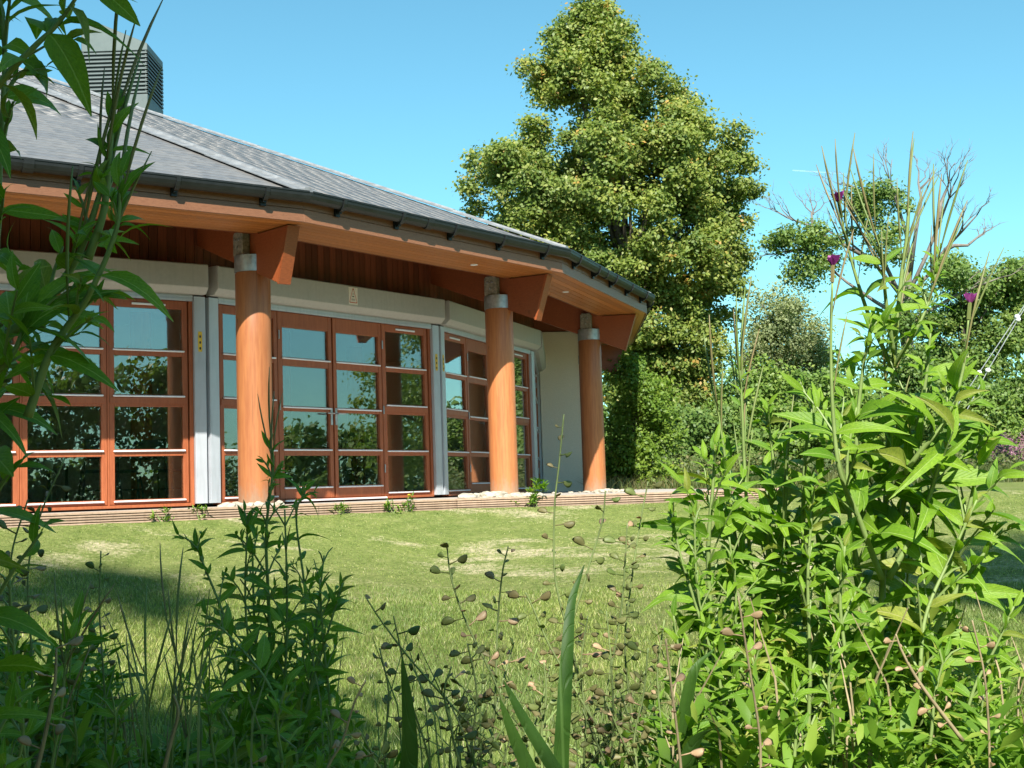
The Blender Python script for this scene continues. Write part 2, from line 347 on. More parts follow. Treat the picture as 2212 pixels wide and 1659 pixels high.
# ------------------------------------------------------------------ pavilion
CX, CY = -13.332, 25.205; RC = 14.977; RW = 13.917; RE = 15.998; HE = 3.018; HAP = 10.08
DEL = 17.463; A1 = -45.833
Z = Vector((0, 0, 1))
def ang(k): return R(A1+DEL*k)
def rad(k): a = ang(k); return Vector((math.cos(a), math.sin(a), 0))
C0 = Vector((CX, CY, 0))
def P(k, r, z=0): return C0+rad(k)*r+Z*z
pav = empty('pavilion', C0, 'round single storey pavilion with slate roof and orange timber columns', 'building')
class Facet:
    def __init__(s, k, r):
        s.a = P(k, r); s.b = P(k+1, r); s.t = (s.b-s.a).normalized(); s.L = (s.b-s.a).length; s.n = s.t.cross(Z)
        if s.n.dot((s.a+s.b)/2-C0) < 0: s.n = -s.n
    def box(s, mb, s0, s1, o0, o1, z0, z1): mb.box(s.a, s.t, s.n, Z, s0, s1, o0, o1, z0, z1)
    def pt(s, u, o, z): return s.a+s.t*u+s.n*o+Z*z

# columns
def bolt(mb, p, d, r=.014, h=.012):
    a = d.orthogonal().normalized(); b = d.cross(a)
    mb.loft([[p+(a*math.cos(q*math.pi/3)+b*math.sin(q*math.pi/3))*r+d*hh for q in range(6)] for hh in (0, h)])
COLR = .197
for k in range(-2, 5):
    d = rad(k); side = Vector((-d.y, d.x, 0))
    if side.y > 0: side = -side       # the side the camera sees
    if k >= 4: side = -side
    b = P(k, RC, 0)
    mb = MB(); mb.loft([[b+Vector((math.cos(q*math.pi/24), math.sin(q*math.pi/24), 0))*rr+Z*z for q in range(48)] for rr, z in ((COLR, -.02), (COLR, .9), (COLR, 1.8), (COLR, 2.585), (COLR-.01, 2.60))])
    c = obj('column', mb, M['column'], pav, smooth=True, angle=R(40))
    mb = MB(); mb.loft([[b+Vector((math.cos(q*math.pi/18), math.sin(q*math.pi/18), 0))*rr+Z*z for q in range(36)] for rr, z in ((COLR+.006, 2.600), (COLR+.006, 2.785), (COLR-.004, 2.79))])
    obj('collar', mb, M['steel'], c, smooth=True, angle=R(40))
    mb = MB(); w = .098; pr = [(-w, 2.79), (w, 2.79), (w, 3.03), (w-.03, 3.06), (-w+.03, 3.06), (-w, 3.03)]
    mb.prism([b+side*.073+d*(x-.03)+Z*z for x, z in pr], side*.10)
    obj('fixing_plate', mb, M['oldplate'], c, bevel=.006)
    for z, x in ((2.88, 0), (2.97, -.04), (2.97, .03)):
        mb = MB(); bolt(mb, b+side*.173+d*(x-.03)+Z*z, side); obj('bolt', mb, M['steel'], c)
    # beam: underside climbs inward with the roof
    r1, r2, rin = 15.80, 15.60, 13.2
    sl_ = .40
    zb = lambda r: 2.645-(r-RC)*sl_
    mb = MB(); prof = [(r1, 3.010), (r2, zb(r2)), (rin, zb(rin)), (rin, 4.05), (15.2, 3.40), (15.2, 3.010)]
    mb.prism([P(k, r, z)-side*.07 for r, z in prof], side*.14)
    obj('beam', mb, M['beam'], pav, bevel=.004)
    mb = MB(); mb.prism([P(k, r, z)-side*.078 for r, z in [(r1+.006, 3.008), (r2+.008, zb(r2)-.004), (r2-.02, zb(r2)-.004), (r1-.03, 3.008)]], side*.156)
    obj('beam_end', mb, M['beam'], pav)

# walls with windows, doors and shutters
ROWW = [(1.82, 2.30), (1.29, 1.74), (.66, 1.15), (.09, .58)]
ROWD = [(1.83, 2.21), (1.21, 1.72), (.67, 1.145), (.19, .58)]
def bay(f, s0, s1, rows, kind, hinge=0):
    """one sash or leaf between s0 and s1"""
    mb = MB(); st = .062; top = 2.40; zb = .035
    o0, o1 = -.055, .012
    a, b = s0+.012, s1-.012
    f.box(mb, a, a+st, o0, o1, zb, top); f.box(mb, b-st, b, o0, o1, zb, top)
    zs = [(rows[0][1], top)]
    for i in range(3): zs.append((rows[i+1][1], rows[i][0]))
    zs.append((zb, rows[3][0]))
    for i, (z0, z1) in enumerate(zs): f.box(mb, a+st, b-st, o0+.003, o1-(.003 if i not in (0, 4) else .001), z0, z1)
    if kind == 'window' or True:
        f.box(mb, a+.01, b-.01, o1, o1+.010, rows[2][1]+.03, rows[1][0]-.035) if kind == 'window' else None
    fr = obj('door' if kind == 'door' else 'window', mb, M['frame'], pav, bevel=.004)
    for z0, z1 in rows:
        mb = MB(); f.box(mb, a+st+.001, b-st-.001, -.032, -.020, z0+.001, z1-.001); obj('pane', mb, M['glass'], fr)
        mb = MB(); f.box(mb, a+st-.02, b-st+.02, o1+(.001 if kind == 'door' else .001), o1+.030, z0-.030, z0-.010); obj('drip_bar', mb, M['white'], fr, bevel=.007)
    if kind == 'window':
        c = (a+b)/2; mb = MB(); f.box(mb, c-.20, c+.20, o1+.001, o1+.020, rows[0][1]+.028, rows[0][1]+.052); v = obj('trickle_vent', mb, M['white'], fr, bevel=.005)
    else:
        for z in (.35, 1.15, 2.05):
            mb = MB(); s = b+.006 if hinge > 0 else a-.006
            mb.tube([f.pt(s, o1+.014, z), f.pt(s, o1+.014, z+.11)], .009, 8); obj('hinge', mb, M['steel'], fr)
        s = a+.03 if hinge > 0 else b-.03; sg = 1 if hinge > 0 else -1
        mb = MB(); f.box(mb, s-.018, s+.018, o1+.001, o1+.008, .98, 1.20)
        mb.tube([f.pt(s, o1+.008, 1.13), f.pt(s, o1+.055, 1.13), f.pt(s+sg*.02, o1+.06, 1.13), f.pt(s+sg*.12, o1+.06, 1.13)], .009, 8)
        obj('door_handle', mb, M['steel'], fr)
def guide(f, s0, s1, label=False):
    mb = MB(); f.box(mb, s0, s1, -.02, .075, 0.02, 2.455); f.box(mb, s0+.012, s0+.016, .0755, .077, .03, 2.45)
    g = obj('shutter_guide', mb, M['guide'], pav, bevel=.004)
    if label:
        c = (s0+s1)/2; mb = MB()
        mb.prism([f.pt(c+x, .0765, z) for x, z in [(-.022, 1.80), (.022, 1.80), (.026, 1.84), (.026, 2.00), (.022, 2.04), (-.022, 2.04), (-.026, 2.00), (-.026, 1.84)]], f.n*.002)
        lb = obj('warning_label', mb, M['yellow'], g)
        for z in (1.84, 1.91, 1.98):
            mb = MB(); mb.prism([f.pt(c+.012*math.cos(q), .0788, z+.017*math.sin(q)) for q in np.linspace(0, 5.5, 8)], f.n*.001); obj('label_mark', mb, M['black'], g)
    return g
for k in range(-3, 3):
    f = Facet(k, RW); L = f.L
    g0 = .155
    guide(f, .015, g0-.002, label=(k in (1,))); guide(f, L-g0+.002, L-.015, label=(k in (0, -1)))
    # outer frame
    mb = MB(); f.box(mb, g0, g0+.045, -.07, .030, .0, 2.46); f.box(mb, L-g0-.045, L-g0, -.07, .030, .0, 2.46)
    f.box(mb, g0+.045, L-g0-.045, -.07, .028, 2.405, 2.46); f.box(mb, g0+.045, L-g0-.045, -.07, .055, -.005, .030)
    obj('door_frame', mb, M['frame'], pav, bevel=.004)
    n = 4; s0, s1 = g0+.048, L-g0-.048; w = (s1-s0)/n
    mb = MB()
    for i in range(1, n):
        if k in (-3, -2, -1) or i != 2: f.box(mb, s0+i*w-.010, s0+i*w+.010, -.068, .018, .03, 2.405)
    obj('mullions', mb, M['frame'], pav)
    for i in range(n):
        door = k >= 0 and i in (1, 2)
        bay(f, s0+i*w, s0+(i+1)*w, ROWD if door else ROWW, 'door' if door else 'window', hinge=(-1 if i == 1 else 1))
    if k >= 0:
        mb = MB(); f.box(mb, s0+w+.03, s0+3*w-.03, .056, .075, .001, .022); obj('threshold', mb, M['white'], pav)
    # shutter box, its bottom rail, the boards above it
    mb = MB(); e0, e1 = .03, L-.03
    prof = [(.0, 2.475), (.15, 2.475), (.225, 2.545), (.225, 2.815), (.20, 2.825), (.0, 2.825)]
    mb.prism([f.pt(e0, o, z) for o, z in prof], f.t*(e1-e0))
    sb = obj('shutter_box', mb, M['box'], pav, bevel=.006)
    mb = MB(); f.box(mb, g0+.01, L-g0-.01, .03, .062, 2.40, 2.473)
    for q in range(2): f.box(mb, g0+.01, L-g0-.01, .062, .070, 2.412+q*.03, 2.426+q*.03)
    obj('shutter_rail', mb, M['oldrail'] if 'oldrail' in M else M['guide'], sb)
    nb = 38
    for i in range(nb):
        mb = MB(); f.box(mb, i*L/nb+.003, (i+1)*L/nb-.003, -.03, .0, 2.828, 4.12); obj('cladding_board', mb, M['cladding'], pav)
    mb = MB(); f.box(mb, .0, L, -.10, -.031, 2.41+.05, 4.1); obj('wall', mb, M['cladding'], pav)
# solid render walls round the rest of the ring
NF = 20
for k in range(3, NF-3):
    f = Facet(k, RW); mb = MB(); f.box(mb, 0, f.L, -.25, 0, -.1, 3.6); obj('wall', mb, M['render'], pav)
a_, b_ = P(NF-3, RW), P(-3, RW)
mb = MB(); t_ = (b_-a_).normalized(); mb.box(a_, t_, t_.cross(Z), Z, 0, (b_-a_).length, -.25, 0, -.1, 3.6); obj('wall', mb, M['render'], pav)
# radial wing wall behind the third column
d3 = rad(3); s3 = Vector((-d3.y, d3.x, 0))
mb = MB(); mb.box(C0, d3, s3, Z, 13.99, 15.30, -.12, .13, -.05, 3.30); obj('wing_wall', mb, M['render'], pav, bevel=.01)

# soffit: boards parallel to the eave, outer flat strip; inner sloping lining
def ring_board(k, ra, rb, z0, z1, g=.002):
    """board between radii ra..rb on facet k (mitred at the hips)"""
    m = MB(); a, b = P(k, ra), P(k, rb); c, d = P(k+1, rb), P(k+1, ra); t = (d-a).normalized()*g
    m.prism([a+t+Z*z0, b+t+Z*z0, c-t+Z*z0, d-t+Z*z0], Z*(z1-z0)); return m
SO0, SO1, NSB = 15.16, 15.975, 7
for k in range(-3, NF-3):
    if k <= 5:
        for i in range(NSB):
            w = (SO1-SO0)/NSB
            obj('soffit_board', ring_board(k, SO0+i*w, SO0+(i+1)*w-.006, HE+.004, HE+.02), M['soffit'], pav)
    obj('soffit_backing', ring_board(k, SO0-.02, SO1, HE+.021, HE+.035, 0), M['cladding'], pav)
    m = MB(); m.prism([P(k, SO0, HE+.0), P(k+1, SO0, HE+.0), P(k+1, SO0, 3.40), P(k, SO0, 3.40)], (P(k, 1)+P(k+1, 1)-C0*2).normalized()*-.02)
    obj('soffit_edge', m, M['cladding'], pav)
    m = MB(); m.prism([P(k, SO0-.02, 3.40), P(k+1, SO0-.02, 3.40), P(k+1, RW-.1, 3.95), P(k, RW-.1, 3.95)], Z*.02); obj('soffit_lining', m, M['cladding'], pav)
    # fascia: two boards
    f = Facet(k, RE)
    m = MB(); f.box(m, .0, f.L, -.022, .0, HE-.004, HE+.135); obj('fascia_board', m, M['fascia'], pav, bevel=.003)
    m = MB(); f.box(m, .0, f.L, -.020, -.003, HE+.139, HE+.27); obj('fascia_board', m, M['fascia'], pav, bevel=.003)
# downlights in the soffit
for k, u, r in ((0, .72, 15.55), (1, .35, 15.5)):
    f = Facet(k, r); c = f.pt(f.L*u, 0, HE-.004)
    mb = MB(); mb.loft([[c+Vector((math.cos(q*math.pi/8), math.sin(q*math.pi/8), 0))*rr+Z*z for q in range(16)] for rr, z in ((.05, 0), (.05, .007))]); obj('soffit_light', mb, M['white'], pav)

# roof
ZR = 3.315; RR = RE+.055
slope_h = (HAP-ZR)
roof = obj('roof', (lambda m: (m.add([P(k, RR, ZR-.03) for k in range(-3, NF-3+1)]+[Vector((CX, CY, HAP-.03))], [(i, i+1, NF+1) for i in range(NF)]+[(NF, 0, NF+1)]), m)[1])(MB()), M['slate'], pav)
near_slates = []; V_, F_, var_ = [], [], []
cam_p = Vector((0, 0, EYE))
slates = []
for k in list(range(-3, 5)):
    a, b = P(k, RR, ZR), P(k+1, RR, ZR); ap = Vector((CX, CY, HAP))
    mid = (a+b)/2; u = (b-a).normalized(); v = (ap-mid); VL = v.length; v.normalize(); n = u.cross(v)
    if n.z < 0: n = -n
    hw = (b-a).length/2; ex = .20; sw = .30
    rows = int(VL/ex)
    for r in range(rows):
        y0 = r*ex; w0 = hw*(1-y0/VL); y1 = min(y0+ex*1.25, VL); 
        if w0 < .2: break
        off = (r % 2)*sw/2; s = -math.ceil(w0/sw)*sw-random.uniform(0, sw)
        while s < w0:
            x0, x1 = max(s+.0006, -w0), min(s+sw-.0006, w0); s += sw
            if x1-x0 < .03: continue
            wt = hw*(1-y1/VL); tx0, tx1 = max(x0, -wt), min(x1, wt)
            if tx1-tx0 < .02: tx0 = tx1 = max(min((x0+x1)/2, wt), -wt); tx1 += .01
            lift = .0045
            q = [mid+u*x0+v*y0+n*(lift+.004), mid+u*x1+v*y0+n*(lift+.004+random.uniform(-.0003, .0003)), mid+u*tx1+v*y1+n*.006, mid+u*tx0+v*y1+n*.006]
            slates.append((((mid+u*(x0+x1)/2+v*y0)-cam_p).length if 0 < 1 else 0, k, q, n))
def visible_size(s):
    d, k, q, n = s; c = (q[0]+q[2])/2; vdir = (cam_p-c).normalized(); x = (c-cam_p).dot(CR)/(c-cam_p).dot(fwd)
    return (n.dot(vdir)/d**2)*(1 if abs(x) < .40 and n.dot(vdir) > 0 else -1)
slates.sort(key=visible_size, reverse=True)
SFACE = [(0, 1, 2, 3), (4, 5, 1, 0), (5, 6, 2, 1), (6, 7, 3, 2), (7, 4, 0, 3)]
for i, (d, k, q, n) in enumerate(slates):
    low = [p-n*.0045 for p in q]
    if i < 290:
        m = MB(); m.add(q+low, SFACE); obj('slate', m, M['slate'], roof)
    else:
        b0 = len(V_); V_ += [tuple(p) for p in q+low]; F_ += [tuple(b0+j for j in fc) for fc in SFACE]; var_ += [random.random()]*8
np_obj('slates', V_, np.array(F_), M['slate'], tuple(WP[roof.name]), roof, var=var_, kind='stuff')
apx = Vector((CX, CY, HAP))
for k in range(-3, 6):
    e = P(k, RR+.03, ZR+.0); hd = (apx-e); HL = hd.length; hd.normalize(); tt = rad(k).cross(Z)
    nseg = 9
    for i in range(nseg):
        m = MB(); p0 = e+hd*(HL*i/nseg); p1 = e+hd*(HL*(i+1)/nseg+.04)
        w = .17; dz = w*math.sin(R(DEL/2))*.425
        rings = []
        for p, l in ((p0, .030), (p1, .022)):
            rings.append([p+tt*w+Z*(l-dz-.004), p+tt*w+Z*(l-dz+.008), p+tt*.05+Z*(l+.012), p+tt*.03+Z*(l+.035), p-tt*.03+Z*(l+.035), p-tt*.05+Z*(l+.012), p-tt*w+Z*(l-dz+.008), p-tt*w+Z*(l-dz-.004)])
        m.loft(rings); obj('hip_flashing', m, M['lead'], roof)
# gutters
for k in range(-3, 6):
    f = Facet(k, RE); r_ = .068; zc = HE+.296; oc = r_+.012
    def gp(u, th, rr): return f.pt(u, oc+rr*math.sin(th), zc-rr*math.cos(th)*1.55)
    ths = np.linspace(-math.pi/2, math.pi/2, 9); ex = oc*math.tan(R(DEL/2))
    m = MB(); rings = []
    for u0 in (0, f.L):
        sgn = -1 if u0 == 0 else 1
        rings.append([f.pt(u0+sgn*(oc+rr*math.sin(th))*math.tan(R(DEL/2)), oc+rr*math.sin(th), zc-rr*math.cos(th)*1.55) for rr, tl in ((r_, ths), (r_-.006, ths[::-1])) for th in tl])
    m.loft(rings); g = obj('gutter', m, M['gutter'], pav)
    m = MB(); m.box(f.a, f.t, f.n, Z, 0, f.L, oc+r_-.004, oc+r_+.006, zc-.006, zc+.012); obj('gutter_lip', m, M['gutter'], g)
    nb = 5
    for i in range(nb):
        u = f.L*(i+.5)/nb
        m = MB(); rings = []
        for uu in (u-.022, u+.022): rings.append([gp(uu, th, rr) for rr, tl in ((r_+.016, ths), (r_+.001, ths[::-1])) for th in tl])
        m.loft(rings); f.box(m, u-.032, u+.032, .001, .030, zc-.175, zc-.02); f.box(m, u-.02, u+.02, .028, .07, zc-.145, zc-.085)
        obj('gutter_bracket', m, M['gutter'], g)
    m = MB(); rings = []
    for uu in (f.L*.4-.05, f.L*.4+.05): rings.append([gp(uu, th, rr) for rr, tl in ((r_+.009, ths), (r_+.001, ths[::-1])) for th in tl])
    m.loft(rings); obj('gutter_union', m, M['gutter'], g)

# louvred roof vent
def solve_x(px, Y, z):
    lo, hi = -20, 20
    for _ in range(50):
        mid_ = (lo+hi)/2; p = Vector((mid_, Y, z))-cam_p; x = PW/2+p.dot(CR)/p.dot(fwd)*F_PX
        if x < px: lo = mid_
        else: hi = mid_
    return lo
YV = 24.0
zat = lambda px, py, Y: (at(px, py, 1)-cam_p).z/(at(px, py, 1)-cam_p).y*Y+EYE
zTR = zat(318, 93, YV); zTL = zat(175, 34, YV); x1 = solve_x(318, YV, zTR); x0 = solve_x(175, YV, zTL); zL1 = zat(318, 108, YV); zL0 = zat(318, 202, YV); zB = 6.6; DV = 1.1
vent = obj('roof_vent', (lambda m: (m.prism([Vector((x0+.03, YV+.03, zB)), Vector((x1-.03, YV+.03, zB)), Vector((x1-.03, YV+.03, zTR-.05)), Vector((x0+.03, YV+.03, zTL-.05))], Vector((0, DV-.06, 0))), m)[1])(MB()), M['darkvoid'], pav)
m = MB(); m.prism([Vector((x0, YV, zL1)), Vector((x1, YV, zL1)), Vector((x1, YV, zTR)), Vector((x0, YV, zTL))], Vector((0, DV, 0))); obj('vent_hood', m, M['ventcap'], vent, bevel=.01)
m = MB(); m.wbox(x0, x1, YV, YV+DV, zB, zL0); obj('vent_base', m, M['louvre'], vent, bevel=.01)
NL = 11; hL = (zL1-zL0)/NL
for i in range(NL):
    z = zL0+i*hL+.02; m = MB()
    t = hL-.022
    for (pa, pb) in (((x0-.004, YV-.004), (x1+.004, YV-.004)), ((x1+.004, YV-.004), (x1+.004, YV+DV+.004)), ((x1+.004, YV+DV+.004), (x0-.004, YV+DV+.004)), ((x0-.004, YV+DV+.004), (x0-.004, YV-.004))):
        a = Vector((*pa, z)); b = Vector((*pb, z)); ti = (b-a).normalized(); ni = ti.cross(Z)
        m.prism([a, a+Z*(t*.55), a-ni*.05+Z*t, a-ni*.05+Z*(t-.01)], b-a)
    obj('louvre', m, M['louvre'], vent)

# interior: floor, ceiling, partition, posts (seen through the glass)
m = MB(); m.add([P(k, RW-.08, .0) for k in range(-4, 6)]+[P(k, 6.5, .0) for k in range(5, -5, -1)], [tuple(range(20))]); obj('interior_floor', m, M['innerfloor'], pav)
m = MB(); m.add([P(k, RW-.08, 2.75) for k in range(-4, 6)]+[P(k, 6.5, 2.75) for k in range(5, -5, -1)], [tuple(range(20))]); obj('ceiling', m, M['inner'], pav)
for k in range(-4, 5):
    f = Facet(k, 7.6); m = MB(); f.box(m, 0, f.L, -.1, 0, 0, 2.75); obj('partition', m, M['inner'] if k != -1 else M['frame'], pav)
for k in (.5, 3):
    d = rad(k); s_ = Vector((-d.y, d.x, 0)); m = MB(); m.box(C0, d, s_, Z, 7.6, 12.4 if k == .5 else 13.8, -.06, .06, 0, 2.75); obj('partition', m, M['inner'], pav)
for k in (-1.6, -.75, .3, 1.2, 2.1):
    b = P(k, 10.6, 0); m = MB(); m.loft([[b+Vector((math.cos(q*math.pi/10), math.sin(q*math.pi/10), 0))*.15+Z*z for q in range(20)] for z in (0, 2.75)]); obj('inner_post', m, M['column'], pav, smooth=True, angle=R(40))

# furniture just inside the left windows
def chair(p, rot, label):
    c, s = math.cos(rot), math.sin(rot); ax, ay = Vector((c, s, 0)), Vector((-s, c, 0)); p = Vector(p)
    t = empty('stacking_chair', p, label, 'chair', 'chairs inside the pavilion')
    m = MB(); m.box(p, ax, ay, Z, -.22, .22, -.21, .21, .44, .475); obj('seat', m, M['seat'], t, bevel=.02)
    m = MB(); m.box(p, ax, ay, Z, -.21, .21, -.245, -.215, .60, .86); obj('backrest', m, M['seat'], t, bevel=.02)
    for sx in (-1, 1):
        m = MB(); m.tube([p+ax*.24*sx+ay*.25, p+ax*.2*sx+ay*.17+Z*.44], .013, 6); obj('leg', m, M['chair'], t)
        m = MB(); m.tube([p+ax*.24*sx-ay*.27, p+ax*.2*sx-ay*.2+Z*.45, p+ax*.2*sx-ay*.25+Z*.85], .013, 6); obj('leg', m, M['chair'], t)
    m = MB(); m.tube([p+ax*.225*sx*-1+ay*.21+Z*.22, p+ax*.225*sx+ay*.21+Z*.22], .009, 6); obj('stretcher', m, M['chair'], t)
def inside(px, Y): return (solve_x(px, Y, .5), Y, 0)
chair(inside(215, 16.2), R(25), 'dark stacking chair just inside the left window, behind the left lower pane')
chair(inside(265, 16.6), R(10), 'dark stacking chair just inside the left window, in the middle of the right lower pane')
chair(inside(352, 17.0), R(-20), 'dark stacking chair just inside the left window, beside the right hand frame')
chair(inside(495, 18.5), R(30), 'dark stacking chair behind the first column, seen through the lowest pane')
tx, ty, _ = inside(255, 17.6)
t = empty('table', (tx, ty, 0), 'brown topped table with dark legs inside the left window', 'table')
m = MB(); m.wbox(tx-.9, tx+.9, ty-.4, ty+.4, .70, .73); obj('table_top', m, M['table'], t, bevel=.005)
for sx in (-1, 1):
    for sy in (-1, 1): m = MB(); m.tube([(tx+sx*.82, ty+sy*.34, 0), (tx+sx*.82, ty+sy*.34, .70)], .02, 8); obj('leg', m, M['chair'], t)

# warning sign on the middle shutter box
f = Facet(0, RW); u, zc = f.L*.545, 2.682
sg = empty('warning_sign', f.pt(u, .226, zc-.12), 'small white warning sign with red triangle on the middle shutter box', 'sign')
m = MB(); f.box(m, u-.085, u+.085, .2265, .2295, zc-.115, zc+.115); obj('sign_plate', m, M['signwhite'], sg)
def strip(pts, w, off, name, mat):
    n_ = len(pts); m = MB(); c = Vector((sum(p[0] for p in pts)/n_, sum(p[1] for p in pts)/n_))
    outer = [f.pt(u+p[0], off, zc+p[1]) for p in pts]; inner = [f.pt(u+c[0]+(p[0]-c[0])*(1-w), off, zc+c[1]+(p[1]-c[1])*(1-w)) for p in pts]
    m.add(outer+inner, [(i, (i+1) % n_, n_+(i+1) % n_, n_+i) for i in range(n_)]); obj(name, m, mat, sg)
strip([(-.066, -.094), (.066, -.094), (.074, -.082), (.008, .100), (-.008, .100), (-.074, -.082)], .15, .231, 'triangle_border', M['red'])
m = MB(); m.prism([f.pt(u+.020*math.cos(q), .2305, zc-.002+.013*math.sin(q)) for q in np.linspace(math.pi, 2*math.pi, 8)], f.n*.001); obj('sign_symbol', m, M['black'], sg)
for z, w in ((.030, .014), (.022, .018), (-.042, .034), (-.050, .036), (-.058, .034)):
    m = MB(); f.box(m, u-w, u+w, .2305, .2312, zc+z, zc+z+.0025); obj('text_line', m, M['black'], sg)

# ------------------------------------------------------------------ terrace edge
dk = empty('terrace_edging', (-2.46, 12.1, -.13), 'low weathered timber edging of ribbed boards along the top of the lawn', 'edging')
pts = [Vector((x, y, 0)) for x, y in DK[1:7]]
for i in range(len(pts)-1):
    a, b = pts[i], pts[i+1]; t_ = (b-a).normalized(); n_ = t_.cross(Z); Ls = (b-a).length
    nseg = max(1, round(Ls/2.4))
    for q in range(nseg):
        s0, s1 = q*Ls/nseg+.002, (q+1)*Ls/nseg-.002
        for j in range(4):
            m = MB(); m.box(a, t_, n_, Z, s0, s1, -.015, .004+.002*random.random(), -.121+j*.0225, -.121+j*.0225+.016); obj('edging_rib', m, M['deckboard'], dk, bevel=.003)
        m = MB(); m.box(a, t_, n_, Z, s0, s1, -.15, .012, -.031, -.008); obj('top_board', m, M['deckboard'], dk, bevel=.003)
    m = MB(); m.box(a, t_, n_, Z, 0, Ls, -.05, -.016, -.30, -.032); obj('backing_board', m, M['poleW'], dk)
edge = pts[-1]
m = MB(); m.box(edge, Vector((0, 1, 0)), Vector((1, 0, 0)), Z, 0, 9, -.03, .0, -.25, -.01); obj('backing_board', m, M['deckboard'], dk)
m = MB(); poly = [p+Vector((0, .12, -.025)) for p in pts]+[Vector((2.75, 22, -.025)), Vector((2.6, 30, -.025)), Vector((-2, 34, -.025)), Vector((-16, 30, -.025)), Vector((-22, 12, -.025))]
m.add(poly, [tuple(range(len(poly)))]); obj('terrace', m, M['paving'], kind='structure')
# pale stones
def rock(name, p, r, mat, label, group):
    import bmesh
    bm = bmesh.new(); bmesh.ops.create_icosphere(bm, subdivisions=2, radius=1)
    sx, sy, sz = r*random.uniform(.8, 1.3), r*random.uniform(.7, 1.1), r*random.uniform(.35, .6); ph = [random.uniform(0, 6) for _ in range(6)]
    for v in bm.verts:
        c = v.co; k = 1+.18*math.sin(3*c.x+ph[0])*math.sin(3*c.y+ph[1])+.10*math.sin(6*c.z+ph[2]+4*c.x)
        c.x *= sx*k; c.y *= sy*k; c.z *= sz*k
    me = bpy.data.meshes.new(name); bm.to_mesh(me); bm.free(); me.materials.append(mat)
    o = bpy.data.objects.new(name, me); col.objects.link(o); o.location = p; o.rotation_euler.z = random.uniform(0, 6); return tag(o, label, 'stone', group)
def stones(px0, px1, Y0, Y1, n, where, sc=1):
    for i in range(n):
        Y = random.uniform(Y0, Y1); px = px0+(px1-px0)*(i+random.random())/n
        x = solve_x(px, Y, 0); r = random.uniform(.05, .12)*sc
        rock('stone', (x, Y, -.02+r*.1), r, M['stone'], 'pale rough stone lying '+where, 'stones lying '+where)
stones(1005, 1175, 14.8, 17.2, 20, 'round the foot of the second column', 1.0)
stones(1290, 1345, 17.5, 20.5, 10, 'to the right of the third column foot', .85)
stones(478, 606, 12.9, 13.9, 14, 'round the foot of the first column', .75)
stones(1180, 1290, 18, 20, 6, 'between the second and third columns', .4)

# ------------------------------------------------------------------ trees
def leaf_arrays(centers, radii, per, size, flat=.8, up=.35, rnd=rng, sub=7, yel=0.0):
    """diamond leaves gathered in twig clusters inside blobs; returns V, F, var"""
    C = []; Rr = []
    for c, r, n in zip(centers, radii, per):
        for _ in range(max(1, int(n/26))):
            d = rnd.normal(size=3); d /= np.linalg.norm(d); q = r*(rnd.random()**.33)*np.array([1, 1, flat])
            C.append(np.array(c)+d*q); Rr.append(r*.34+.09)
    C = np.array(C); Rr = np.array(Rr); n = len(C); m = 26
    base = np.repeat(C, m, 0); rr = np.repeat(Rr, m)
    rr = rr*np.where(rnd.random(n*m) < .28, 1.9, 1.0)
    d = rnd.normal(size=(n*m, 3)); d /= np.linalg.norm(d, axis=1)[:, None]
    pos = base+d*(rr*(rnd.random(n*m)**.45))[:, None]*np.array([1.15, 1.15, .75])
    nrm = d*.6+rnd.normal(size=(n*m, 3))*.55+np.array([0, 0, up]); nrm /= np.linalg.norm(nrm, axis=1)[:, None]
    nrm=nrm+np.array([0,-.45,.15]); nrm /= np.linalg.norm(nrm, axis=1)[:, None]
    a = np.cross(nrm, rnd.normal(size=(n*m, 3))); a /= np.linalg.norm(a, axis=1)[:, None]; b = np.cross(nrm, a)
    s = (size*(.7+.6*rnd.random(n*m)))[:, None]
    V = np.stack([pos-a*s*.5, pos+b*s*.32-a*s*.05, pos+a*s*.5-nrm*s*.12, pos-b*s*.32-a*s*.05], 1).reshape(-1, 3)
    F = np.arange(n*m*4).reshape(-1, 4)
    cl = np.repeat(rnd.random(n), m)*.55+rnd.random(n*m)*.35
    hit = rnd.random(n) < yel; cl = cl+np.repeat(hit*.35, m)
    return V, F, np.repeat(np.clip(cl, 0, 1), 4)
def limb(mb, p, q, r0_, r1_, wob=.08, n=6, seg=5):
    p, q = Vector(p), Vector(q); L = (q-p).length; pts = []
    for i in range(seg+1):
        t = i/seg; v = p.lerp(q, t)
        if 0 < i < seg: v += Vector((random.uniform(-1, 1), random.uniform(-1, 1), random.uniform(-1, 1)))*wob*L*.5
        pts.append(v)
    mb.tube(pts, [r0_+(r1_-r0_)*i/seg for i in range(seg+1)], n); return pts
